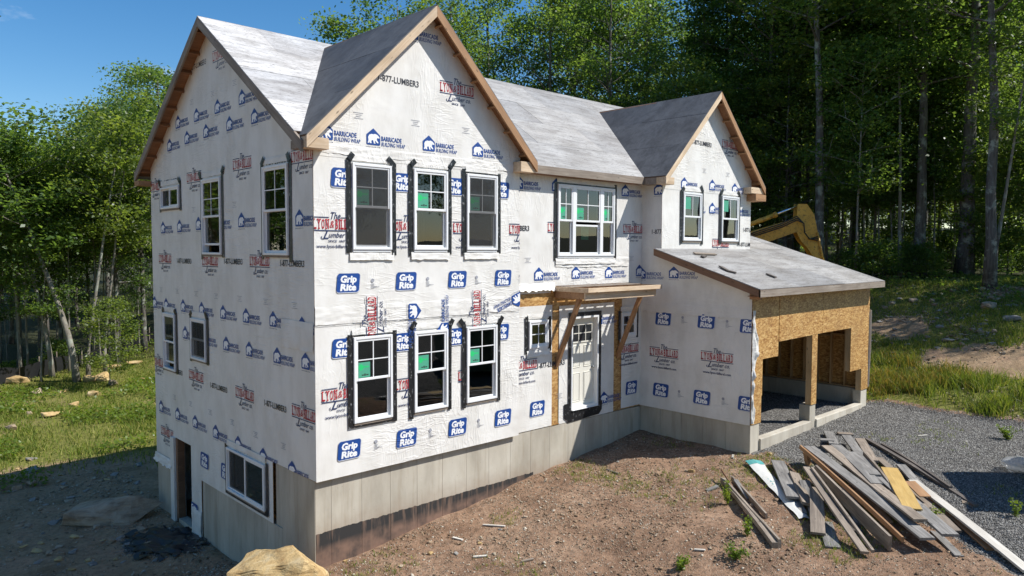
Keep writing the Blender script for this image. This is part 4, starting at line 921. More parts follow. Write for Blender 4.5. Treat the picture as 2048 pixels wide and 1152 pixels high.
def tree_mesh(seed, h, base, rad_, nb, leaf, per, r0, lean=(0, 0), rise=.55, top=1.0, spread=.55, shape='round', mat=0, bark=None, sub=4):
    r = random.Random(seed); b = MB(); C = []
    n = 12; pts = []; wx = wy = 0
    for i in range(n):
        t = i/(n-1); wx += r.uniform(-.06, .06)*h*.05; wy += r.uniform(-.06, .06)*h*.05
        pts.append(Vector((lean[0]*t**1.4+wx, lean[1]*t**1.4+wy, h*top*.97*t-.25*(i == 0))))
    rr = [r0*(1-.86*(i/(n-1)))*(1.35 if i == 0 else 1) for i in range(n)]
    b.tube(pts, rr, 8)
    def tp(t): k = min(int(t*(n-1)), n-2); f = t*(n-1)-k; return pts[k].lerp(pts[k+1], f), rr[k]*(1-f)+rr[k+1]*f
    for k in range(nb):
        s = (k+r.random())/nb; t = base+(1-base)*s
        if shape == 'round': prof = math.sqrt(max(.06, 1-(1.75*s-.75)**2))
        elif shape == 'cone': prof = max(.1, 1-s*.93)
        else: prof = .55+.45*math.sin(math.pi*min(1, s*1.05))
        az = k*2.39996+r.uniform(-.5, .5); L = rad_*prof*r.uniform(.7, 1.15); p0, br = tp(min(t*.985, .985))
        up = (rise*(.35+.9*s) if shape != 'cone' else .05-.18*s)
        d = Vector((math.cos(az), math.sin(az), up+r.uniform(-.12, .12))).normalized(); q = [p0]; ns = 5
        for i in range(ns):
            d = (d+Vector((r.uniform(-.2, .2), r.uniform(-.2, .2), r.uniform(-.14, .12)))).normalized(); q.append(q[-1]+d*L/ns)
        b.tube(q, [max(.012, br*.5*(1-.85*i/ns)) for i in range(ns+1)], 5, cap=False)
        tips = [(q[-1], .8), (q[-2], .7), (q[3], .5)]
        for j in range(sub):
            i0 = r.choice((2, 3, 4)); a = q[i0]; sd = (d+Vector((r.uniform(-1, 1), r.uniform(-1, 1), r.uniform(-.35, .6)))).normalized(); SL = L*r.uniform(.22, .5)
            e = a+sd*SL*.5+Vector((0, 0, r.uniform(-.1, .15))); e2 = a+sd*SL
            b.tube([a, e, e2], [max(.01, br*.2), max(.008, br*.12), .006], 4, cap=False); tips += [(e2, 1), (e, .5)]
        for c, wgt in tips:
            m = int(per*wgt*r.uniform(.6, 1.3))
            if m < 1: continue
            g_ = rng.normal(size=(m, 3))*np.array([spread, spread, spread*.42])*r.uniform(.7, 1.25); C.append(np.array(c)+g_)
    C = np.concatenate(C); C = C[C[:, 2] > .5]
    V, F = leaves(C, leaf)
    cm = np_mesh('crown', V, F); cm.materials.append(M_LEAF[mat])
    return b.mesh('trunk', bark or M_BARK, True), cm
TV = {
 'oak': tree_mesh(1, 18.5, .34, 4.6, 30, .215, 38, .24, rise=.6, mat=1),
 'maple': tree_mesh(2, 20, .42, 4.2, 30, .205, 38, .22, rise=.75, mat=0, shape='oval'),
 'ash': tree_mesh(3, 21, .5, 3.8, 26, .20, 42, .20, (.8, .4), rise=.9, mat=2, shape='oval'),
 'edge': tree_mesh(4, 13.5, .16, 3.6, 34, .20, 42, .15, rise=.45, mat=2),
 'beech': tree_mesh(5, 16.5, .24, 4.0, 34, .195, 38, .19, rise=.4, mat=1, shape='oval'),
 'pine': tree_mesh(6, 21, .3, 3.0, 46, .18, 36, .22, rise=.1, mat=1, shape='cone', spread=.42),
 'lean': tree_mesh(7, 12, .52, 2.6, 16, .19, 40, .12, (-3.2, 1.0), rise=.6, mat=0, bark=M_BARK2, shape='oval'),
 'bent': tree_mesh(8, 13, .55, 2.6, 16, .19, 40, .10, (1.8, -.8), rise=.6, mat=2, bark=M_BARK2, shape='oval'),
 'sapling': tree_mesh(9, 5.2, .18, 1.5, 20, .14, 36, .035, rise=.4, mat=2, spread=.32, sub=3),
 'slender': tree_mesh(10, 8.5, .35, 1.7, 20, .15, 40, .05, (.5, .3), rise=.5, mat=0, spread=.36, sub=3, bark=M_BARK2),
 'pole': tree_mesh(12, 15, .58, 2.2, 18, .20, 40, .075, (.6, -.5), rise=.7, mat=0, spread=.5, sub=3, bark=M_BARK2, shape='oval'),
 'shrub': tree_mesh(11, 1.7, .06, 1.1, 16, .13, 34, .025, rise=.7, mat=0, spread=.26, sub=2),
}
TL = {'oak': ('tall broad oak with dark green crown', 'oak_tree'), 'maple': ('tall maple with oval mid green crown', 'maple_tree'), 'ash': ('tall slightly leaning ash with high light green crown', 'ash_tree'),
      'edge': ('bushy forest edge tree leafy almost to the ground', 'broadleaf_tree'), 'beech': ('dense dark green beech with low branches', 'beech_tree'), 'pine': ('tall tapering pine with level branches', 'pine_tree'),
      'lean': ('pale trunked tree leaning outward', 'leaning_tree'), 'bent': ('slim pale trunked tree with bent stem', 'slim_tree'), 'sapling': ('young light green sapling', 'sapling'), 'slender': ('thin stemmed young tree', 'young_tree'), 'shrub': ('low leafy shrub', 'shrub'), 'pole': ('straight thin pale trunk with small high crown', 'pole_tree')}
def plant(v, loc, s=1.0, rz=None, where='', group=None, label=None, sx=None):
    rz = random.uniform(0, 6.28) if rz is None else rz
    o = bpy.data.objects.new(TL[v][1], None); o.empty_display_size = .5
    M = Matrix.Translation((loc[0], loc[1], loc[2]-.05)) @ Matrix.Rotation(rz, 4, 'Z') @ Matrix.Diagonal((s*(sx or 1), s*(sx or 1), s, 1))
    link(o, None, M); tag(o, label or (TL[v][0]+' '+where).strip(), 'shrub' if v == 'shrub' else 'tree', group)
    for nm, me in zip(('trunk', 'crown'), TV[v]):
        c = bpy.data.objects.new(nm, me); COL.objects.link(c); c.parent = o
    return o
rt = random.Random(5)
GB, GR, GL_ = 'trees in the wood behind the house', 'trees in the wood beyond the rocky slope', 'trees in the wood beyond the black silt fence'
# wood behind the roofs
for px, d, v, s in ((705, 44, 'oak', .92), (800, 46, 'beech', 1.10), (905, 42, 'maple', .86), (975, 45, 'oak', .95), (1095, 41, 'maple', .85), (1150, 45, 'beech', 1.05), (1215, 40, 'oak', .90), (1285, 43, 'beech', 1.05), (1402, 42, 'pine', .85), (1450, 44, 'pine', .92), (1530, 40, 'maple', .98), (1590, 43, 'beech', 1.2)):
    plant(v, at_depth(px, d), s, None, 'behind the roofs of the house', GB)
for k in range(15):
    px = 690+62*k+rt.uniform(-20, 20); plant(rt.choice(('oak', 'maple', 'beech', 'edge')), at_depth(px, rt.uniform(50, 56)), rt.uniform(.78, .94), None, 'behind the roofs of the house', GB)
for k in range(10):
    px = 900+75*k+rt.uniform(-20, 20); plant(rt.choice(('edge', 'edge', 'beech')), at_depth(px, rt.uniform(37, 40)), rt.uniform(.7, .85), None, 'behind the roofs of the house', GB)
# wood on the right
plant('ash', at_depth(1637, 34), 1.05, 1.0, label='tall straight grey trunk standing behind the yellow excavator arm', sx=1.1)
plant('ash', at_depth(1978, 28.6), 1.0, 2.2, label='tall grey trunked tree standing alone at the top of the rocky slope', sx=1.1)
plant('bent', at_depth(1990, 29.0), .8, 4.6, label='slim stem leaning away from the lone grey trunk on the slope')
plant('maple', at_depth(1932, 33), 1.08, .4, label='thick dark trunked maple behind the lone grey trunk', sx=1.45)
plant('maple', at_depth(1838, 33.5), 1.02, 3.0, label='straight dark trunked maple among the shaded saplings', sx=1.15)
for k in range(4):
    px = 1570+rt.uniform(0, 10)+135*k; plant(('oak', 'maple', 'ash', 'maple')[k], at_depth(px, rt.uniform(37, 42)), rt.uniform(1.0, 1.15), None, 'beyond the rocky slope', GR)
for k in range(5):
    px = 1530+115*k+rt.uniform(-20, 20); plant(rt.choice(('oak', 'maple', 'ash', 'beech')), at_depth(px, rt.uniform(45, 52)), rt.uniform(1.0, 1.2), None, 'beyond the rocky slope', GR)
for k in range(7):
    px = 1500+85*k+rt.uniform(-20, 20); plant(rt.choice(('oak', 'maple', 'edge', 'beech')), at_depth(px, rt.uniform(57, 68)), rt.uniform(1.0, 1.25), None, 'beyond the rocky slope', GR)
for k in range(16):
    px = 1700+26*k+rt.uniform(-12, 12); plant(rt.choice(('sapling', 'slender', 'slender')), at_depth(px, rt.uniform(31, 37)), rt.uniform(.8, 1.25), None, 'in the shade beyond the rocky slope', 'saplings beyond the rocky slope')
for k in range(9):
    px = 1540+62*k+rt.uniform(-16, 16); plant(rt.choice(('edge', 'slender', 'sapling', 'edge')), at_depth(px, rt.uniform(39, 46)), rt.uniform(.55, .85), None, 'in the shade beyond the rocky slope', 'saplings beyond the rocky slope')
for k in range(22):
    px = 1530+25*k+rt.uniform(-10, 10); plant('pole', at_depth(px, rt.uniform(31.5, 44) if px > 1680 else rt.uniform(37, 46)), rt.uniform(.85, 1.15), None, 'beyond the rocky slope', 'thin trunks beyond the rocky slope')
for k in range(18):
    px = 1690+24*k+rt.uniform(-12, 12); plant('shrub', at_depth(px, rt.uniform(31.5, 38)), rt.uniform(.5, 1.0), None, 'on the floor of the wood beyond the rocky slope', 'shrubs under the trees on the right')
for k in range(26):
    px = 620+62*k+rt.uniform(-20, 20); plant(rt.choice(('edge', 'edge', 'beech')), at_depth(px, rt.uniform(74, 95)), rt.uniform(1.0, 1.3), None, 'far back in the wood', 'trees far back in the wood')
for k in range(11):
    px = 1640+42*k+rt.uniform(-10, 10); plant('edge', at_depth(px, rt.uniform(66, 78)), rt.uniform(.6, .8), None, 'far back in the wood', 'trees far back in the wood')
# wood on the left
for px, d, v, s in ((-20, 33, 'maple', .50), (35, 35.5, 'oak', .52), (75, 36.5, 'maple', .49), (118, 37, 'oak', .52), (175, 39, 'maple', .50), (232, 37, 'oak', .66), (285, 38, 'maple', .64), (325, 40, 'oak', .78), (20, 42, 'maple', .58), (90, 45, 'oak', .60), (150, 46, 'maple', .58), (215, 47, 'oak', .74), (275, 49, 'beech', .85), (335, 50, 'oak', .88), (-60, 36, 'oak', .6), (45, 55, 'maple', .62), (120, 56, 'oak', .64), (190, 58, 'maple', .66), (260, 58, 'oak', .82), (320, 60, 'edge', 1.1), (-110, 34, 'maple', .55), (0, 62, 'edge', .9), (90, 66, 'edge', .95), (160, 68, 'edge', 1.0), (230, 70, 'edge', 1.1)):
    plant(v, at_depth(px, d), s, None, 'beyond the silt fence', GL_)
plant('lean', at_depth(150, 32.5), 1.0, -.6, label='pale speckled trunk leaning left beside the black silt fence', sx=1.25)
plant('lean', at_depth(100, 33.5), .95, -.8, label='slim pale trunk leaning furthest left at the wood edge')
plant('bent', at_depth(172, 33), .95, .3, label='slim pale trunk forking upright beside the speckled leaning trunk')
plant('bent', at_depth(205, 34.5), .85, -.5, label='thin pale stem rising straight behind the bright sapling')
plant('slender', at_depth(75, 32.5), .9, 0, label='thin stem with layered light leaves at the left wood edge')
plant('sapling', at_depth(215, 31.5), .75, 0, label='bright green layered sapling in front of the pale trunks')
for k in range(9):
    px = 10+34*k+rt.uniform(-12, 12); plant(('slender', 'pole', 'pole', 'shrub')[k % 4], at_depth(px, rt.uniform(34, 40)), rt.uniform(.55, .75), None, 'in the dark behind the silt fence', 'undergrowth behind the silt fence')
for k in range(12):
    px = 0+28*k+rt.uniform(-10, 10); plant('pole', at_depth(px, rt.uniform(34, 44)), rt.uniform(.6, .75), None, 'behind the silt fence', 'thin trunks behind the silt fence')
# trees around the clearing, outside the view (they shade the slope and show in the panes)
GO = 'trees around the rest of the clearing'
for x, y, v, sc_ in ((28.5, -8.5, 'maple', .74), (30.5, -13.0, 'ash', .70), (32.5, -9.5, 'oak', .75), (35, -14, 'maple', .8)):
    plant(v, (x, y, float(g(x, y))), sc_, None, 'on the far side of the clearing', GO)
for k in range(22):
    a = rad(178+k*6.5+rt.uniform(-2, 2)); rr_ = rt.uniform(36, 46); x, y = 4+rr_*math.cos(a), -6+rr_*math.sin(a)
    if (Vector((x, y))-Vector((CAM[0], CAM[1]))).length > 16: plant(rt.choice(('oak', 'maple', 'beech', 'edge')), (x, y, float(g(x, y))), rt.uniform(.85, 1.1), None, 'on the far side of the clearing', GO)
for k in range(14):
    px = -380-75*k+rt.uniform(-30, 30); p = at_depth(px, rt.uniform(24, 33)+max(0, -px-700)*.004)
    plant(rt.choice(('oak', 'maple', 'beech', 'edge')), p, rt.uniform(.8, 1.0), None, 'on the far side of the clearing', GO)
plant('oak', (-13.2, 12.0, float(g(-13.2, 12))), .62, 1.0, label='spreading oak whose branch tips hang in from beside the meadow')

# ------------------------------------------------------------------ loose ground cover: pebbles, gravel chips, grass
def island_mat(name, stops, rough=.9, trans=None):
    m, nt, b = new_mat(name); r = nd(nt, 'NewGeometry', 8)
    col = ramp(nt, r, stops); col = mixc(nt, .35, col, mixc(nt, noi(nt, pos(nt), 1.5, 3), (.6, .6, .6), (1.15, 1.15, 1.15)), 'MULTIPLY')
    fin(m, b, col, rough, Specular_IOR_Level=.25)
    if trans:
        tb = nt.nodes.new('ShaderNodeBsdfTranslucent'); sset(nt, tb.inputs[0], mixc(nt, 1.0, col, trans, 'MULTIPLY'))
        mx = nt.nodes.new('ShaderNodeMixShader'); mx.inputs[0].default_value = .35
        nt.links.new(b.outputs[0], mx.inputs[1]); nt.links.new(tb.outputs[0], mx.inputs[2]); nt.links.new(mx.outputs[0], nt.nodes['Material Output'].inputs[0])
    return m
def pebbles(name, XY, size, mat, label, flatz=.6):
    n = len(XY); z = g(XY[:, 0], XY[:, 1]); s = size[:, None]
    a = rng.uniform(0, 6.28, n); base = np.array([[1, 0, 0], [-.5, .87, 0], [-.5, -.87, 0], [0, 0, flatz], [0, 0, -flatz]])
    sx = rng.uniform(.6, 1.3, (n, 1)); ca, sa = np.cos(a), np.sin(a); V = np.empty((n, 5, 3))
    tx = rng.normal(0, .35, (n, 2))
    for i, b_ in enumerate(base):
        x, y = b_[0]*sx[:, 0], b_[1]
        V[:, i, 0] = XY[:, 0]+(ca*x-sa*y)*size; V[:, i, 1] = XY[:, 1]+(sa*x+ca*y)*size
        V[:, i, 2] = z+size*.15+(b_[2]+tx[:, 0]*b_[0]+tx[:, 1]*b_[1])*size
    F = np.array([[0, 1, 3], [1, 2, 3], [2, 0, 3], [1, 0, 4], [2, 1, 4], [0, 2, 4]]); F = (F[None]+5*np.arange(n)[:, None, None]).reshape(-1, 3)
    me = np_mesh(name, V.reshape(-1, 3), F); me.materials.append(mat)
    return tag(link(bpy.data.objects.new(name, me)), label, name.replace('_', ' '), kind='stuff')
def scatter(n, x0, x1, y0, y1, keep, lim=True):
    P = np.stack([rng.uniform(x0, x1, n), rng.uniform(y0, y1, n)], 1)
    if lim:                                # only ground that this view, or one a few steps aside, could show
        Q = np.column_stack([P-CAM[:2], np.full(n, -1.0)-CAM[2]]); d = Q @ CF; u = np.abs(Q @ CR)/np.maximum(d, .1); v = -(Q @ CU)/np.maximum(d, .1)
        P = P[(d > 1) & (u < .95) & (v < .62)]
    return P[keep(P[:, 0], P[:, 1]) > rng.random(len(P))]
def infoot(x, y): return ((x > -.02) & (x < XW) & (y > .06) & (y < DB)) | ((x > XW-.02) & (x < XR) & (y > YG-.02) & (y < 7))
M_PEB = island_mat('pebble_mix', [(0, (.12, .085, .055)), (.35, (.24, .17, .11)), (.7, (.35, .28, .195)), (1, (.54, .48, .38))])
M_PEB2 = island_mat('pale_pebble', [(0, (.17, .13, .085)), (.5, (.32, .26, .18)), (1, (.50, .43, .33))])
M_CHIP = island_mat('gravel_chip', [(0, (.075, .07, .062)), (.5, (.195, .183, .165)), (.85, (.33, .315, .285)), (1, (.50, .48, .43))], .8)
P = scatter(95000, -4.5, 10.2, -9.5, .4, lambda x, y: (1-infoot(x, y))*(1-grav_mask(x, y))*(.35+.65*sm(-.2, .2, vn(x, y, .9, 51)))*sm(-11, -3, y+x*.6))
pebbles('pebbles', P, np.exp(rng.normal(-4.6, .5, len(P))), M_PEB, 'small reddish pebbles strewn over the bare dirt yard')
P = scatter(32000, -9, .2, 1.0, 13, lambda x, y: (1-infoot(x, y))*(.3+.7*sm(-.1, .2, vn(x, y, 1.1, 52)))*(1-.6*grass_mask(x, y)))
pebbles('shale_chips', P, np.exp(rng.normal(-4.1, .6, len(P))), M_PEB2, 'pale stone chips strewn over the shaded dirt beside the house', .35)
P = scatter(165000, 7.2, 17, -10, -2.7, lambda x, y: grav_mask(x, y)*(1-infoot(x, y)))
M_CLOD = island_mat('soil_clod', [(0, (.13, .085, .05)), (.5, (.26, .175, .108)), (1, (.38, .275, .18))]); M_CHIPW = island_mat('wood_chip', [(0, (.22, .15, .09)), (.5, (.45, .36, .25)), (1, (.66, .60, .50))])
Pc = scatter(16000, -4.5, 10.2, -9.5, .3, lambda x, y: (1-infoot(x, y))*(1-grav_mask(x, y))*sm(-.15, .25, vn(x, y, .7, 53)))
pebbles('soil_clods', Pc, np.exp(rng.normal(-3.75, .38, len(Pc))), M_CLOD, 'lumpy brown clods of soil on the bare dirt yard', .55)
Pc = scatter(15000, -4.5, 10.2, -9.5, .3, lambda x, y: (1-infoot(x, y))*(1-grav_mask(x, y))*.6)
pebbles('wood_chips', Pc, np.exp(rng.normal(-4.25, .45, len(Pc))), M_CHIPW, 'pale wood chips strewn over the bare dirt yard', .18)
Pc = scatter(40000, 16.5, 30, -12, 8, lambda x, y: (1-infoot(x, y))*sm(-.1, .25, vn(x, y, 1.3, 54)))
pebbles('slope_debris', Pc, np.exp(rng.normal(-3.4, .5, len(Pc))), M_PEB2, 'broken sticks and stone bits littering the rocky slope', .3)
P2 = scatter(9000, 9.4, 15.6, -2.8, 1.0, lambda x, y: grav_mask(x, y)); P3 = scatter(6000, -2.2, .0, 4, 7.5, lambda x, y: grav_mask(x, y))
P = np.concatenate([P, P2, P3]); pebbles('gravel', P, rng.uniform(.009, .021, len(P)), M_CHIP, 'dark grey crushed gravel spread in and before the garage', .7)
P = scatter(3500, 7.8, 14, -9.5, -2.9, lambda x, y: sm(.05, .3, grav_mask(x+.3, y))*(1-grav_mask(x, y))*.8); pebbles('stray_gravel', P, rng.uniform(.01, .022, len(P)), M_CHIP, 'stray gravel chips mixed into the dirt along the gravel edge')

def blades(name, XY, hgt, wid, mat, label, lean=.35, off=None):
    n = len(XY); z = g(XY[:, 0], XY[:, 1])-.01; a = rng.uniform(0, 6.28, n); dx, dy = np.cos(a)*wid, np.sin(a)*wid
    lx, ly = rng.normal(0, lean, n)*hgt, rng.normal(0, lean, n)*hgt; x, y = XY.T; V = np.empty((n, 6, 3))
    for i, (t, w) in enumerate(((0, 1), (.55, .75), (1, .12))):
        for j, s in enumerate((-1, 1)):
            V[:, 2*i+j, 0] = x+s*dx*w+lx*t*t; V[:, 2*i+j, 1] = y+s*dy*w+ly*t*t; V[:, 2*i+j, 2] = z+hgt*t*(1-.12*t)
    F = (np.array([[0, 1, 3, 2], [2, 3, 5, 4]])[None]+6*np.arange(n)[:, None, None]).reshape(-1, 4)
    me = np_mesh(name, V.reshape(-1, 3), F); me.materials.append(mat)
    return tag(link(bpy.data.objects.new(name, me)), label, 'grass', kind='stuff')
M_GRS = island_mat('grass_blade', [(0, (.09, .14, .022)), (.4, (.17, .225, .036)), (.75, (.27, .30, .055)), (1, (.42, .36, .13))], .6, (1.6, 1.7, .8))
M_GRD = island_mat('grass_dry', [(0, (.10, .15, .025)), (.5, (.19, .22, .04)), (.75, (.34, .27, .07)), (1, (.42, .25, .08))], .6, (1.5, 1.5, .8))
P = scatter(80000, 15.4, 19.6, -11, 6, lambda x, y: grass_mask(x, y)*(1-infoot(x, y))*(1-.8*sm(17.6, 19.4, x+.8*vn(x, y, 1.2, 61)))*(.12+.88*sm(-.12, .2, vn(x, y, .9, 62)+.4*vn(x, y, .35, 60)+.12*sm(16.4, 17.2, x))))
tall = .10+.30*sm(16.0, 17.2, P[:, 0]+.5*vn(P[:, 0], P[:, 1], 1.5, 63))
dry = vn(P[:, 0], P[:, 1], 1.6, 64)+.3*vn(P[:, 0], P[:, 1], .4, 65) > .06
for msk, mt, nm, lb in ((~dry, M_GRS, 'tall_grass', 'tall bright green grass growing along the gravel edge'), (dry, M_GRD, 'dry_grass', 'yellowing seed grass standing in the green grass by the gravel')):
    blades(nm, P[msk], tall[msk]*rng.uniform(.5, 1.2, msk.sum()), .011, mt, lb)
P = scatter(150000, 18.0, 31, -14, 9, lambda x, y: grass_mask(x, y)*(.3+.7*sm(-.1, .15, vn(x, y, 1.8, 66))))
blades('slope_grass', P, rng.uniform(.06, .2, len(P)), .013, M_GRS, 'short grass in patches on the rocky slope')
P = scatter(210000, -9, 14, 8.6, 33, lambda x, y: grass_mask(x, y)*(1-infoot(x, y))*(.25+.75*sm(-.2, .15, vn(x, y, 1.2, 67))))
blades('meadow_grass', P, rng.uniform(.07, .24, len(P))*(1-.4*sm(14, 30, P[:, 1])), .013, M_GRS, 'sunlit green meadow grass beside the house')
M_HERB = make_leaf('herb_leaf', (.15, .22, .036), (1.8, 1.8, .8))
P = scatter(60000, -8, 14, 12, 33, lambda x, y: sm(.0, .25, vn(x, y, 1.5, 68))*(1-infoot(x, y)))
V, F = leaves(np.column_stack([P, g(P[:, 0], P[:, 1])+rng.uniform(.03, .3, len(P))]), .13, 1.0)
me = np_mesh('ground_cover', V, F); me.materials.append(M_HERB); tag(link(bpy.data.objects.new('ground_cover', me)), 'leafy low ground cover spreading over the meadow', 'ground cover', kind='stuff')
P = scatter(30000, 24.5, 48, -16, 26, lambda x, y: sm(-.12, .2, vn(x, y, 2.0, 69)))
V, F = leaves(np.column_stack([P, g(P[:, 0], P[:, 1])+rng.uniform(.03, .35, len(P))]), .17, 1.0)
me = np_mesh('forest_floor_ferns', V, F); me.materials.append(M_LEAF[0]); tag(link(bpy.data.objects.new('forest_floor_ferns', me)), 'dark green ferns covering the floor of the wood', 'ferns', kind='stuff')
P = scatter(11000, -3, 9.6, -9.5, -.1, lambda x, y: (1-grav_mask(x, y))*sm(.12, .5, vn(x, y, 1.3, 71)+.35*sm(-2.0, -5, y)*sm(3, 6, x)))
P = np.repeat(P, 7, 0)+rng.normal(0, .035, (len(P)*7, 2)); blades('yard_grass', P, rng.uniform(.03, .13, len(P)), .005, M_GRS, 'sparse thin grass sprouting from the bare dirt yard', .5)
P = scatter(900, 7.5, 16, -9.8, -3.4, lambda x, y: grav_mask(x, y)*sm(.12, .4, vn(x, y, 1.2, 72)))
P = np.repeat(P, 6, 0)+rng.normal(0, .05, (len(P)*6, 2)); blades('gravel_weeds', P, rng.uniform(.03, .12, len(P)), .006, M_GRS, 'thin weeds sprouting through the gravel', .5)

# ------------------------------------------------------------------ weeds that stand out singly
def weed(px, py, h, n, label, spread=.16, leafy=True):
    p = ground_at(px, py); o = thing('weed_plant', label, 'plant', p)
    st = MB(); C = []
    for k in range(n):
        a = rng.uniform(0, 6.28); l = h*rng.uniform(.6, 1.1); e = Vector((math.cos(a)*spread*rng.random(), math.sin(a)*spread*rng.random(), l)); q = Vector((e.x*.3, e.y*.3, l*.5))
        st.tube([Vector((e.x*.1, e.y*.1, -.02)), q, e], [.006, .004, .002], 4)
        for t in np.linspace(.2, 1, 7): c = Vector((0, 0, 0)).lerp(q, min(1, t*2)) if t < .5 else q.lerp(e, t*2-1); C += [np.array(c)+rng.normal(0, .025, 3) for _ in range(3)]
    M = W[o]; st.obj('stem', M_GRS, o, M)
    V, F = leaves(np.array(C), .05, .2); me = np_mesh('leaf_cluster', V, F); me.materials.append(M_HERB); link(bpy.data.objects.new('leaf_cluster', me), o, M)['kind'] = 'stuff'
weed(1455, 1010, .42, 9, 'tall leafy weed growing beside the outlying grey plank'); weed(1495, 1075, .30, 8, 'leafy weed at the end of the outlying grey plank'); weed(1470, 1120, .22, 14, 'spreading weed clump on the dirt in front of the planks', .3)
weed(1865, 1040, .22, 14, 'weed tuft growing under the long white board', .3); weed(1463, 898, .26, 6, 'small weed against the foundation near the garage corner'); weed(2030, 1035, .30, 5, 'upright weed on the gravel inside the shadow')
weed(1360, 1140, .20, 12, 'low weed clump near a scatter of white scraps', .2); weed(2015, 880, .32, 16, 'bushy weed at the edge of the gravel by the tall grass', .3); weed(480, 1120, .22, 8, 'green weed between the boulder and the foundation wall')

# ------------------------------------------------------------------ rocks
M_SAND = make_rock('golden_sandstone', (.34, .20, .075), (.52, .36, .16), (.62, .49, .29)); M_BROWNST = make_rock('brown_stone', (.24, .17, .11), (.37, .28, .19), (.46, .37, .27)); M_GREYST = make_rock('grey_stone', (.17, .16, .14), (.29, .27, .24), (.42, .39, .34))
def rock_mesh(seed, dims, mat, npts=16, rough=.05):
    r = np.random.default_rng(seed); bm = bmesh.new()
    for _ in range(npts):
        p = r.uniform(-1, 1, 3); p = p/np.max(np.abs(p))**.6; bm.verts.new(p*np.array(dims)*.5)
    bmesh.ops.convex_hull(bm, input=bm.verts[:]); bmesh.ops.delete(bm, geom=[v for v in bm.verts if not v.link_faces], context='VERTS')
    bmesh.ops.bevel(bm, geom=bm.edges[:], offset=min(dims)*.08, segments=1, affect='EDGES', clamp_overlap=True)
    bmesh.ops.triangulate(bm, faces=bm.faces[:]); bmesh.ops.subdivide_edges(bm, edges=[e for e in bm.edges if e.calc_length() > max(dims)*.12], cuts=1 if max(dims) < .8 else 2, use_grid_fill=True)
    bmesh.ops.triangulate(bm, faces=bm.faces[:])
    if max(dims) > 1.2:
        bmesh.ops.subdivide_edges(bm, edges=[e for e in bm.edges if e.calc_length() > .08], cuts=1, use_grid_fill=True); bmesh.ops.triangulate(bm, faces=bm.faces[:])
        for v in bm.verts: q = v.co; v.co = q+q.normalized()*(.035*noise.noise(Vector((q.x*3, q.y*3, q.z*11)))+.018*noise.noise(q*13+Vector((seed, 1, 2))))
    for v in bm.verts: v.co += Vector(v.co).normalized()*noise.noise(v.co*(2.2/max(dims)*2)+Vector((seed, 0, 0)))*rough*max(dims)
    me = bpy.data.meshes.new('rock'); bm.to_mesh(me); bm.free(); me.materials.append(mat); return me
def rock(p, me, rz, s, label, group=None, tilt=(0, 0), name='rock'):
    o = bpy.data.objects.new(name, me); link(o, None, Matrix.Translation(p) @ Matrix.Rotation(rz, 4, 'Z') @ Matrix.Rotation(tilt[0], 4, 'X') @ Matrix.Rotation(tilt[1], 4, 'Y') @ Matrix.Scale(s, 4)); tag(o, label, 'rock', group)
hd = math.atan2(CR[1], CR[0])
p = at(562, 1152, z=-1.32); rock((p[0], p[1], -1.36), rock_mesh(3, (1.6, 1.2, .95), M_SAND, 26, .03), hd, 1, 'big golden sandstone boulder in the sun by the house corner', name='boulder', tilt=(.05, -.1))
p = ground_at(240, 1040); rock((p[0], p[1], p[2]+.22), rock_mesh(8, (2.6, 1.0, .62), M_BROWNST, 14, .012), hd, 1, 'long flat brown slab of rock lying beside the basement doorway', name='boulder', tilt=(.08, -.13))
RM = [rock_mesh(20+k, d, m) for k, (d, m) in enumerate((((1, .7, .42), M_GREYST), ((1, .8, .6), M_BROWNST), ((1, .6, .25), M_GREYST), ((.9, .8, .7), M_SAND), ((1, .7, .35), M_SAND), ((1, .75, .3), M_BROWNST)))]
def rocks(pts, kinds, label, group):
    for k, (a, b, wpx) in enumerate(pts):
        p = ground_at(a, b); s = wpx/FPX*depth_of(p); rock((p[0], p[1], p[2]+.08*s), RM[kinds[k % len(kinds)]], rt.uniform(0, 6.28), s, label, group, (rt.uniform(-.15, .15), rt.uniform(-.15, .15)))
rocks([(205, 758, 46), (180, 765, 30), (228, 770, 26), (270, 730, 30), (215, 735, 24), (232, 738, 22), (75, 790, 26), (105, 832, 40), (125, 785, 22), (188, 792, 28), (20, 860, 26), (30, 765, 60), (125, 737, 40), (150, 812, 22), (60, 830, 18), (240, 705, 24), (285, 760, 18)], (4, 3, 1, 4), 'pale sandstone lying in the sunlit meadow', 'stones in the meadow')
rocks([(65, 943, 36), (60, 970, 22), (25, 985, 22), (235, 930, 14), (122, 952, 12), (108, 1048, 24), (193, 1056, 18), (255, 1090, 22), (270, 1088, 12), (75, 1105, 24), (185, 1130, 24), (122, 1110, 18), (40, 1085, 18), (160, 1075, 14), (300, 1105, 14), (310, 1122, 16), (20, 1120, 18), (90, 1010, 16), (140, 1003, 20), (215, 960, 12), (250, 985, 10), (80, 1020, 12), (265, 955, 10), (45, 1045, 14), (230, 1120, 14), (330, 1115, 12)]+[(5+rt.random()*290, 915+rt.random()*230, rt.uniform(9, 26)) for _ in range(55)], (0, 1, 2, 5, 4), 'broken stone on the shaded dirt beside the house', 'stones in the shade of the house')
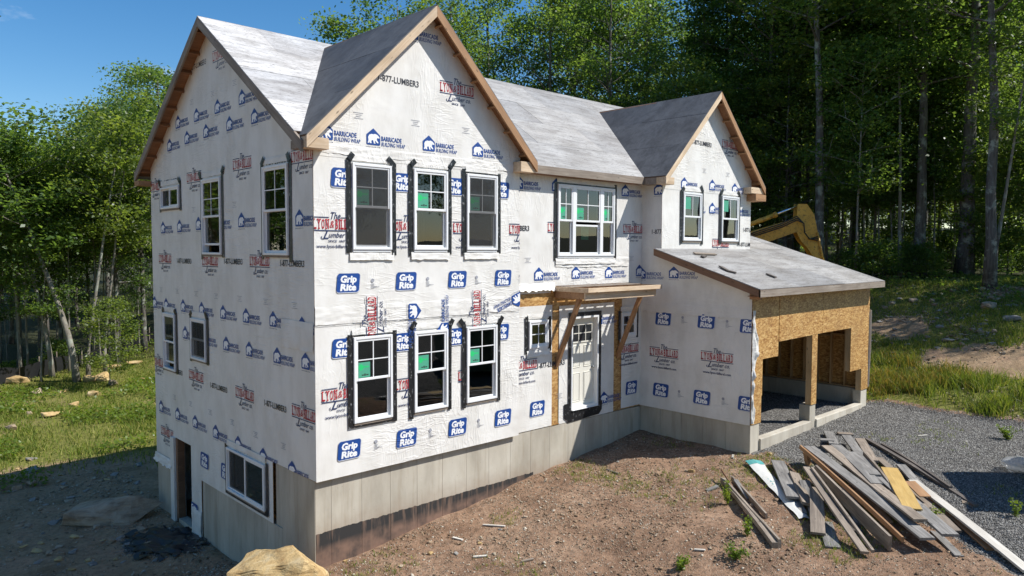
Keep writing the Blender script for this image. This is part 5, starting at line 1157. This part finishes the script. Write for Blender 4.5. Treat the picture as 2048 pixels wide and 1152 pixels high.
rocks([(2020, 612, 28), (2025, 640, 40), (1965, 650, 22), (1980, 617, 34), (1900, 683, 32), (1855, 675, 16), (1800, 598, 16), (1828, 604, 20), (1830, 610, 16), (1865, 590, 14), (1975, 575, 16), (1985, 600, 20), (2005, 608, 18), (1880, 655, 20), (1960, 660, 18), (1990, 665, 16), (1790, 660, 20), (1770, 672, 14), (1940, 615, 12), (1925, 690, 14), (2005, 685, 14), (1815, 690, 14), (1760, 645, 16), (1870, 610, 12)]+[(1750+rt.random()*295, 580+rt.random()*140, rt.uniform(8, 16)) for _ in range(40)], (2, 0, 2, 1), 'pale flat stone on the rocky slope', 'stones on the slope')
rocks([(1383, 945, 16), (1373, 944, 10), (1932, 884, 10), (1934, 1008, 18), (1540, 910, 12), (905, 1010, 12), (912, 1108, 14), (802, 1133, 14), (862, 1110, 12), (1050, 1035, 10), (1235, 925, 10), (1180, 1150, 12), (690, 1125, 10), (1420, 1100, 10), (1000, 1060, 10), (1160, 1010, 8), (960, 1090, 10)], (3, 1, 0, 5), 'fist sized stone lying loose on the yard', 'loose stones in the yard')

# ------------------------------------------------------------------ heap of salvaged lumber
def zpt(px, py, h):
    z = -.65
    for _ in range(5): q = at(px, py, z=z); z = float(g(q[0], q[1]))+h
    return Vector(at(px, py, z=z))
def lz(x, y): return 1400+x/3.16, 840+y/3.16
GP = 'planks in the lumber heap'
def lum(x0, y0, x1, y1, w, t, h0, h1, m, label, group=GP, up=(0, 0, 1), bend=0.0):
    a, b = zpt(*lz(x0, y0), h0), zpt(*lz(x1, y1), h1)
    if not bend and (b-a).length > 1.2: bend = rt.uniform(-.015, .03)
    o = beam('lumber_board', a, b, w, t, m, None, Vector(up)+Vector((rt.uniform(-.06, .06), rt.uniform(-.06, .06), 0)), bend, 6 if bend else 1); bevel(o, .003)
    return tag(o, label, 'board', group)
G1 = 'weathered grey plank lying in the lumber heap'; G2 = 'weathered brown plank lying in the lumber heap'; G3 = 'short grey offcut lying at the edge of the lumber heap'
# lowest layer
lum(790, 640, 840, 800, .24, .03, .035, .04, M_GREYW, G1); lum(930, 480, 1015, 650, .2, .04, .06, .06, M_GREYW, G1); lum(860, 420, 990, 560, .24, .04, .12, .10, M_GREYW, G1)
lum(1480, 700, 1640, 855, .14, .03, .03, .03, M_GREYW, 'pale plank end lying flat in the grass under the heap', None); lum(1130, 235, 1260, 350, .16, .04, .10, .10, M_GREYB, G2)
lum(690, 540, 715, 640, .06, .04, .05, .05, M_GREYW, G3); lum(660, 380, 700, 520, .2, .035, .12, .06, M_GREYW, G1); lum(990, 440, 1180, 640, .2, .04, .12, .10, M_GREYB, G2); lum(1100, 560, 1260, 720, .15, .09, .09, .09, M_DARKW, 'dark timber under the lumber heap', None)
lum(800, 470, 1000, 700, .15, .09, .09, .09, M_DARKW, 'dark bearer timber under the front of the lumber heap', None)
# left outliers
lum(145, 365, 475, 775, .10, .09, .10, .10, M_GREYB, 'heavy brown plank lying apart from the heap, edge up', None); lum(170, 385, 505, 755, .045, .14, .15, .15, M_GREYB, 'long thin plank leaning against the outlying heavy plank', None)
lum(205, 355, 420, 590, .04, .10, .12, .11, M_GREYB, 'narrow brown batten crossing the outlying planks', None); lum(225, 375, 310, 495, .09, .03, .14, .05, M_GREYW, 'short grey batten propped on the outlying planks', None)
lum(40, 442, 112, 412, .10, .03, .03, .06, M_GREYW, 'small grey offcut lying at the far end of the outlying planks', None); lum(135, 305, 205, 415, .03, .04, .22, .12, M_BROWN, 'thin brown stick propped on the outlying planks', None)
# upper layers
lum(490, 255, 592, 485, .27, .04, .10, .16, M_GREYW, G1); lum(597, 330, 680, 525, .2, .05, .16, .14, M_GREYB, G2, up=(.3, -.1, 1)); lum(735, 425, 745, 712, .24, .04, .26, .10, M_GREYB, 'wide plank with curly grain sloping down the front of the heap', None)
lum(615, 500, 655, 585, .12, .03, .08, .06, M_GREYW, G3); lum(672, 295, 1042, 832, .13, .04, .42, .12, M_GREYB, 'long light brown plank sloping down the front of the heap', None); lum(708, 297, 1095, 822, .045, .05, .45, .14, M_GREYB, 'narrow batten beside the long light brown plank', None)
lum(735, 285, 1205, 735, .05, .25, .40, .28, M_GREYB, 'deep rough beam standing on edge along the front of the heap', None); lum(635, 158, 1283, 740, .04, .09, .42, .24, M_PINE2, 'long orange batten running along the top of the rough beam', None)
lum(690, 165, 1440, 745, .25, .04, .36, .26, M_GREYW, 'longest wide grey plank lying beside the orange batten', None, bend=.02); lum(800, 160, 1395, 628, .22, .04, .34, .40, M_GREYB, 'long brown plank lying across the top of the heap', None)
lum(860, 155, 1120, 400, .22, .04, .30, .36, M_GREYW, G1); lum(960, 200, 1585, 722, .27, .04, .30, .30, M_GREYW, 'wide grey plank reaching to the grassy end of the heap', None, bend=.02)
lum(925, 95, 1110, 345, .2, .04, .22, .34, M_GREYW, G1); lum(1010, 115, 1095, 255, .2, .04, .16, .28, M_GREYB, G2); lum(1040, 200, 1240, 450, .05, .12, .34, .34, M_GREYB, 'narrow plank on edge in the middle of the heap', None)
lum(760, 120, 850, 125, .20, .04, .20, .20, M_GREYW, G3); lum(810, 70, 850, 150, .22, .04, .10, .22, M_GREYW, G1); lum(870, 80, 965, 85, .22, .04, .06, .06, M_OLDPINE, 'pale sawn block at the garage end of the heap', None); lum(680, 200, 695, 280, .1, .09, .3, .02, M_PINE2, 'short orange post propping up the garage end of the heap', None)
lum(1195, 300, 1345, 560, .30, .02, .30, .36, M_YEL, 'fresh yellow board lying on the grey planks', None); lum(1325, 385, 1425, 482, .20, .02, .30, .28, M_PINE2, 'small orange brown board lying on the white board', None)
lum(1330, 430, 1615, 700, .2, .04, .14, .10, M_GREYB, G2); lum(1270, 280, 1420, 440, .18, .04, .14, .16, M_GREYW, G1)
lum(1345, 378, 2080, 950, .18, .04, .20, .06, M_WHITEW, 'very long off white trim board running out of the heap', None); lum(1440, 492, 1835, 815, .12, .03, .10, .04, M_PINE2, 'long orange plank in the grass below the white board', None)
lum(1055, 115, 1745, 535, .09, .05, .08, .06, M_DARKW, 'long dark plank lying on the gravel behind the heap', None); lum(1150, 145, 1585, 420, .06, .05, .06, .08, M_DARKW, 'thin dark plank lying beside the long dark plank on gravel', None)
# torn white packaging with blue-green lettering, under the left of the heap
a, b_ = zpt(*lz(335, 255), .07), zpt(*lz(660, 620), .05); X = (b_-a); L = X.length; X.normalize(); Yv = Vector((0, 0, 1)).cross(X)
vs = []; n = 22
for i in range(n+1):
    t = i/n; w_ = .17-.07*t
    for j in range(5): s = (j/4-.5)*2; vs.append(a+X*L*t+Yv*(w_*s+.02*noise.noise(Vector((t*9, s, 0))))+Vector((0, 0, .02+.035*noise.noise(Vector((t*6, s*2, 3)))-.03*abs(s))))
M_PKG = flat('white_packaging', (.66, .65, .60), .5, .1, 6); M_TEAL = flat('teal_print', (.10, .36, .34), .5, .1)
pk = MB().add(vs, [(i*5+j, i*5+j+1, i*5+j+6, i*5+j+5)[::-1] for i in range(n) for j in range(4)]).obj('packaging_sheet', M_PKG, smooth=True); tag(pk, 'torn white packaging strip with blue green print beside the heap', 'packaging')
tq = [vs[i*5+j]+Vector((0, 0, .004)) for i in range(0, 3) for j in range(5)]; MB().add(tq, [(i*5+j, i*5+j+1, i*5+j+6, i*5+j+5)[::-1] for i in range(2) for j in range(4)]).obj('print_patch', M_TEAL, pk)
for k in range(5):
    i = 8+k; q = [vs[i*5+1].lerp(vs[i*5+3], s)+X*d+Vector((0, 0, .006)) for s, d in ((.15, 0), (.75, 0), (.75, .06), (.15, .06))]; MB().add(q, [(0, 1, 2, 3)]).obj('print_patch', M_TEAL, pk)
# small scraps on the yard
for k, (a, b, l, m, lb) in enumerate(((1010, 1055, .45, M_WHITEW, 'thin pale wood strip lying on the dirt yard'), (925, 1083, .25, M_WHITEW, 'short pale wood splinter lying on the dirt yard'), (975, 1115, .25, M_WHITEW, 'short pale wood splinter lying on the dirt yard'), (1067, 1122, .22, M_OLDPINE, 'short pale wood splinter lying on the dirt yard'), (1465, 918, .2, M_WHITEW, 'white scrap lying near the packaging strip'), (1237, 950, .35, M_DARKW, 'dark stick lying on the dirt by the corner'), (1410, 1105, .18, M_WHITEW, 'short pale wood splinter lying on the dirt yard'), (1528, 898, .22, M_PINE, 'pine offcut against the garage threshold'), (880, 1020, .2, M_WHITEW, 'short pale wood splinter lying on the dirt yard'), (1855, 872, .25, M_WHITEW, 'pale scrap lying on the open gravel'))):
    p = Vector(ground_at(a, b))+Vector((0, 0, .03)); an = rt.uniform(0, 3.1); q = p+Vector((math.cos(an)*l, math.sin(an)*l, 0)); q.z = float(g(q.x, q.y))+.03
    tag(beam('wood_scrap', p, q, .045, .018, m), lb, 'scrap', 'wood scraps on the yard')
# offcuts left on the garage roof
for k, (a, b, c, d, lb) in enumerate(((1388, 508, 1431, 510, 'pale offcut lying at the top of the garage roof'), (1440, 534, 1454, 542, 'dark offcut on the garage roof, upper of a pair'), (1452, 542, 1472, 547, 'dark offcut on the garage roof, lower of a pair'), (1533, 549, 1551, 556, 'single dark offcut in the middle of the garage roof'), (1404, 515, 1410, 513, 'tiny dark scrap near the top of the garage roof'))):
    def onroof(px, py):
        dd = ray(px, py); t = (SZ+.012+SS*(CAM[1]-SY)-CAM[2])/(dd[2]-SS*dd[1]); return Vector(CAM+dd*t)
    tag(beam('roof_offcut', onroof(a, b)+SN*.035, onroof(c, d)+SN*.035, .09, .03, M_OLDPINE if k == 0 else M_DARKW, None, SN), lb, 'offcut', 'offcuts on the garage roof')

# ------------------------------------------------------------------ crumpled plastic by the basement door, debris in the garage, clear bag
M_BLKP = flat('black_plastic', (.018, .018, .02), .38, .2, 5); M_CLEAR = flat('clear_plastic', (.55, .56, .56), .2, .1, 5, Alpha=.45)
vs = []; nu, nv = 44, 40
for j in range(nv+1):
    for i in range(nu+1):
        x = -1.55+1.7*i/nu+.12*noise.noise(Vector((i*.3, j*.2, 1))); y = 4.35+2.3*j/nv+.15*noise.noise(Vector((i*.2, j*.3, 2)))
        x -= .35*(y-5.2)*.3
        z = float(g(x, y))+.03+.09*abs(noise.noise(Vector((x*2.2, y*1.6, 3))))+.05*noise.noise(Vector((x*6+y*2, y*4, 4)))
        vs.append((min(x, .0), y, z))
MB().add(vs, [(j*(nu+1)+i, j*(nu+1)+i+1, (j+1)*(nu+1)+i+1, (j+1)*(nu+1)+i) for j in range(nv) for i in range(nu) if math.hypot((i/nu-.55)*1.1, j/nv-.5)+.25*noise.noise(Vector((i*.25, j*.25, 9))) < .46]).obj('plastic_sheet', M_BLKP, smooth=True)
tag(bpy.data.objects['plastic_sheet'], 'crumpled black plastic sheet on the ground at the basement doorway', 'plastic sheet')
p = ground_at(2036, 945); bm = bmesh.new(); bmesh.ops.create_icosphere(bm, subdivisions=4, radius=.27)
for v in bm.verts: v.co = Vector((v.co.x*1.1, v.co.y, v.co.z*.62))*(1+.28*noise.noise(v.co*5)+.12*noise.noise(v.co*13))
me = bpy.data.meshes.new('plastic_bag'); bm.to_mesh(me); bm.free(); me.materials.append(M_CLEAR); me.polygons.foreach_set('use_smooth', [True]*len(me.polygons))
tag(link(bpy.data.objects.new('plastic_bag', me), None, Matrix.Translation((p[0], p[1], p[2]+.16))), 'crumpled translucent plastic bag lying on the gravel', 'plastic bag')
for a, c, m, lb in (((10.1, -1.2), (11.3, -1.5), M_WHITEW, 'white strip lying on the gravel inside the garage'), ((9.9, -.6), (10.9, -.9), M_BROWN, 'brown board lying on the gravel inside the garage')):
    tag(beam('garage_scrap', (a[0], a[1], -.36), (c[0], c[1], -.40), .12, .03, m), lb, 'scrap')

# ------------------------------------------------------------------ silt fence at the left wood edge
sf = thing('silt_fence', 'low black silt fence along the edge of the left wood', 'fence', ground_at(60, 752))
fp = [ground_at(a, b) for a, b in ((-60, 782), (0, 771), (40, 762), (80, 755), (115, 745), (165, 736), (205, 725), (250, 708), (300, 692), (330, 684))]
vs = []; fs = []
for i, p in enumerate(fp):
    for t in range(4): vs.append((p[0], p[1], float(g(p[0], p[1]))-.03+(.72+.1*math.sin(i*2.3))*t/3)); vs[-1] = (vs[-1][0]+.06*math.sin(i*1.7+t), vs[-1][1]+.06*math.cos(i*2.1+t), vs[-1][2])
for i in range(len(fp)-1): fs += [(i*4+t, i*4+4+t, i*4+5+t, i*4+1+t) for t in range(3)]
MB().add(vs, fs).obj('fabric', M_BLKP, sf, smooth=True)
for p in fp: MB().box((p[0]-.02, p[1]-.02+.05, p[2]-.1), (p[0]+.02, p[1]+.02+.05, p[2]+.95)).obj('stake', M_OLDPINE, sf)

# ------------------------------------------------------------------ excavator parked behind the garage
def paint():
    m, nt, b = new_mat('machine_yellow'); p = pos(nt); n = noi(nt, p, 2.2, 6, .65); n2 = noi(nt, p, 9, 5, .7)
    c = ramp(nt, n, [(.3, (.52, .26, .03)), (.6, (.68, .37, .05))]); c = mixc(nt, ramp(nt, n2, [(.52, 0), (.66, .75)]), c, (.13, .06, .025)); return fin(m, b, c, .55)
M_CATY = paint(); M_RUB = flat('black_rubber', (.02, .02, .02), .5); M_TRK = flat('track_steel', (.07, .055, .045), .6, .3)
J = Vector(at_depth(1595, 31)); J.z = 0; ex_d = Vector((CR[0], CR[1], 0)).normalized(); zg = float(g(*(J.xy-ex_d.xy*4.5)))
base_ = J-ex_d*5.6; base_.z = zg
EM = axes_m(base_, ex_d, Vector((-ex_d.y, ex_d.x, 0)), Vector((0, 0, 1)))
ex = bpy.data.objects.new('excavator', None); link(ex, None, EM); tag(ex, 'weathered yellow tracked excavator with raised arm behind the garage', 'excavator')
jz = 5.05-zg+0.0
def epl(name, pts, y0, y1, m, bev=.03):
    o = MB().prism([(a, y0, c) for a, c in pts], (0, y1-y0, 0)).obj(name, m, ex, EM); bevel(o, bev, 2); return o
for s in (-1, 1):
    tr = [(-1.9+.4*math.cos(t), .42+.4*math.sin(t)) for t in np.linspace(1.57, 4.71, 8)]+[(1.9+.4*math.cos(t), .42+.4*math.sin(t)) for t in np.linspace(-1.57, 1.57, 8)]
    epl('track', tr, s*1.15-.28, s*1.15+.28, M_TRK)
epl('undercarriage', [(-1.2, .35), (1.2, .35), (1.0, .9), (-1.0, .9)], -.9, .9, M_TRK); epl('house_body', [(-2.4, .95), (1.2, .95), (1.2, 1.5), (.3, 2.0), (-2.2, 2.05), (-2.5, 1.6)], -1.25, 1.25, M_CATY, .08)
epl('cab', [(-.3, 1.5), (1.25, 1.5), (1.2, 2.1), (.95, 2.85), (-.3, 2.9)], .35, 1.22, M_CATY, .06); epl('cab_window', [(-.1, 2.05), (1.12, 2.05), (.88, 2.72), (-.1, 2.75)], .33, 1.24, M_INK, .01)
epl('boom', [(5.6, jz+.24), (5.78, jz), (5.6, jz-.24), (3.7, jz-.92), (2.3, jz-1.55), (.95, 1.15), (.45, 1.55), (2.0, jz-.95), (3.7, jz-.32)], -.24, .24, M_CATY)
epl('stick', [(5.49, jz+.80), (5.83, jz+.80), (6.12, jz+.40), (6.25, jz-.15), (6.5, jz-1.26), (6.75, jz-2.6), (6.5, jz-2.65), (6.12, jz-1.26), (5.91, jz-.95), (5.66, jz-.69), (5.45, jz-.3), (5.47, jz+.3)], -.22, .22, M_CATY)
epl('bucket', [(6.4, jz-2.6), (6.9, jz-2.6), (7.1, jz-3.2), (6.9, max(.05, jz-3.8)), (6.2, max(.1, jz-3.7)), (6.1, max(.3, jz-3.3))], -.5, .5, M_TRK)
MB().tube([(3.3, 0, jz-.12), (4.6, 0, jz+.38)], .10, 10).obj('cylinder_barrel', M_CATY, ex, EM, True); MB().tube([(4.6, 0, jz+.38), (5.52, 0, jz+.76)], .055, 10).obj('cylinder_rod', M_CHROME, ex, EM, True)
MB().tube([(4.54, 0, jz+.357), (4.66, 0, jz+.405)], .125, 10).obj('cylinder_collar', M_CATY, ex, EM, True)
MB().tube([(1.4, -.35, 1.5), (3.1, -.35, jz-.5)], .09, 10).obj('lift_cylinder', M_CATY, ex, EM, True)
for yo, zo in ((-.27, .18), (-.29, .10), (-.28, .02)):
    MB().tube([(3.4, yo, jz+zo-.62), (4.8, yo, jz+zo-.16), (5.4, yo-.05, jz+zo+.14), (5.68, yo-.08, jz+.02), (5.72, yo-.06, jz-.35), (5.95, yo-.02, jz-.62), (6.3, yo, jz-.5-zo)], .024, 6).obj('hose', M_RUB, ex, EM, True)
for yo in (-.24, .24): MB().tube([(6.3, yo, jz-.35), (6.72, yo, jz-2.2)], .05, 8).obj('bucket_cylinder', M_CATY, ex, EM, True)

# ------------------------------------------------------------------ roll-off dumpster beyond the right edge (its shadow falls on the gravel)
a1 = Vector((-.872, -.49, 0)); a2 = Vector((.49, -.872, 0)); q0 = Vector((12.03, -7.88, -.52)); DM = axes_m(q0, a1, a2, Vector((0, 0, 1)))
dp = thing('dumpster', 'rusty green roll-off dumpster standing on the gravel', 'dumpster', q0); M_DUMP = flat('dumpster_paint', (.06, .12, .08), .6, .3, 3)
MB().box((0, 0, .12), (2.2, 4.6, .2)).obj('floor_plate', M_DUMP, dp, DM)
for nm, p0, p1 in (('side_panel', (0, 0, .2), (2.2, .05, 2.2)), ('side_panel', (0, 4.55, .2), (2.2, 4.6, 2.2)), ('side_panel', (0, .05, .2), (.05, 4.55, 2.2)), ('side_panel', (2.15, .05, .2), (2.2, 4.55, 2.2))): MB().box(p0, p1).obj(nm, M_DUMP, dp, DM)
for k in range(6): MB().box((-.07, .2+.8*k, .2), (-.001, .3+.8*k, 2.1)).obj('rib', M_DUMP, dp, DM)
for x in (.3, 1.8):
    for y in (.4, 4.0): MB().tube([(x, y-.08, .08), (x, y+.08, .08)], .08, 10).obj('roller', M_TRK, dp, DM)
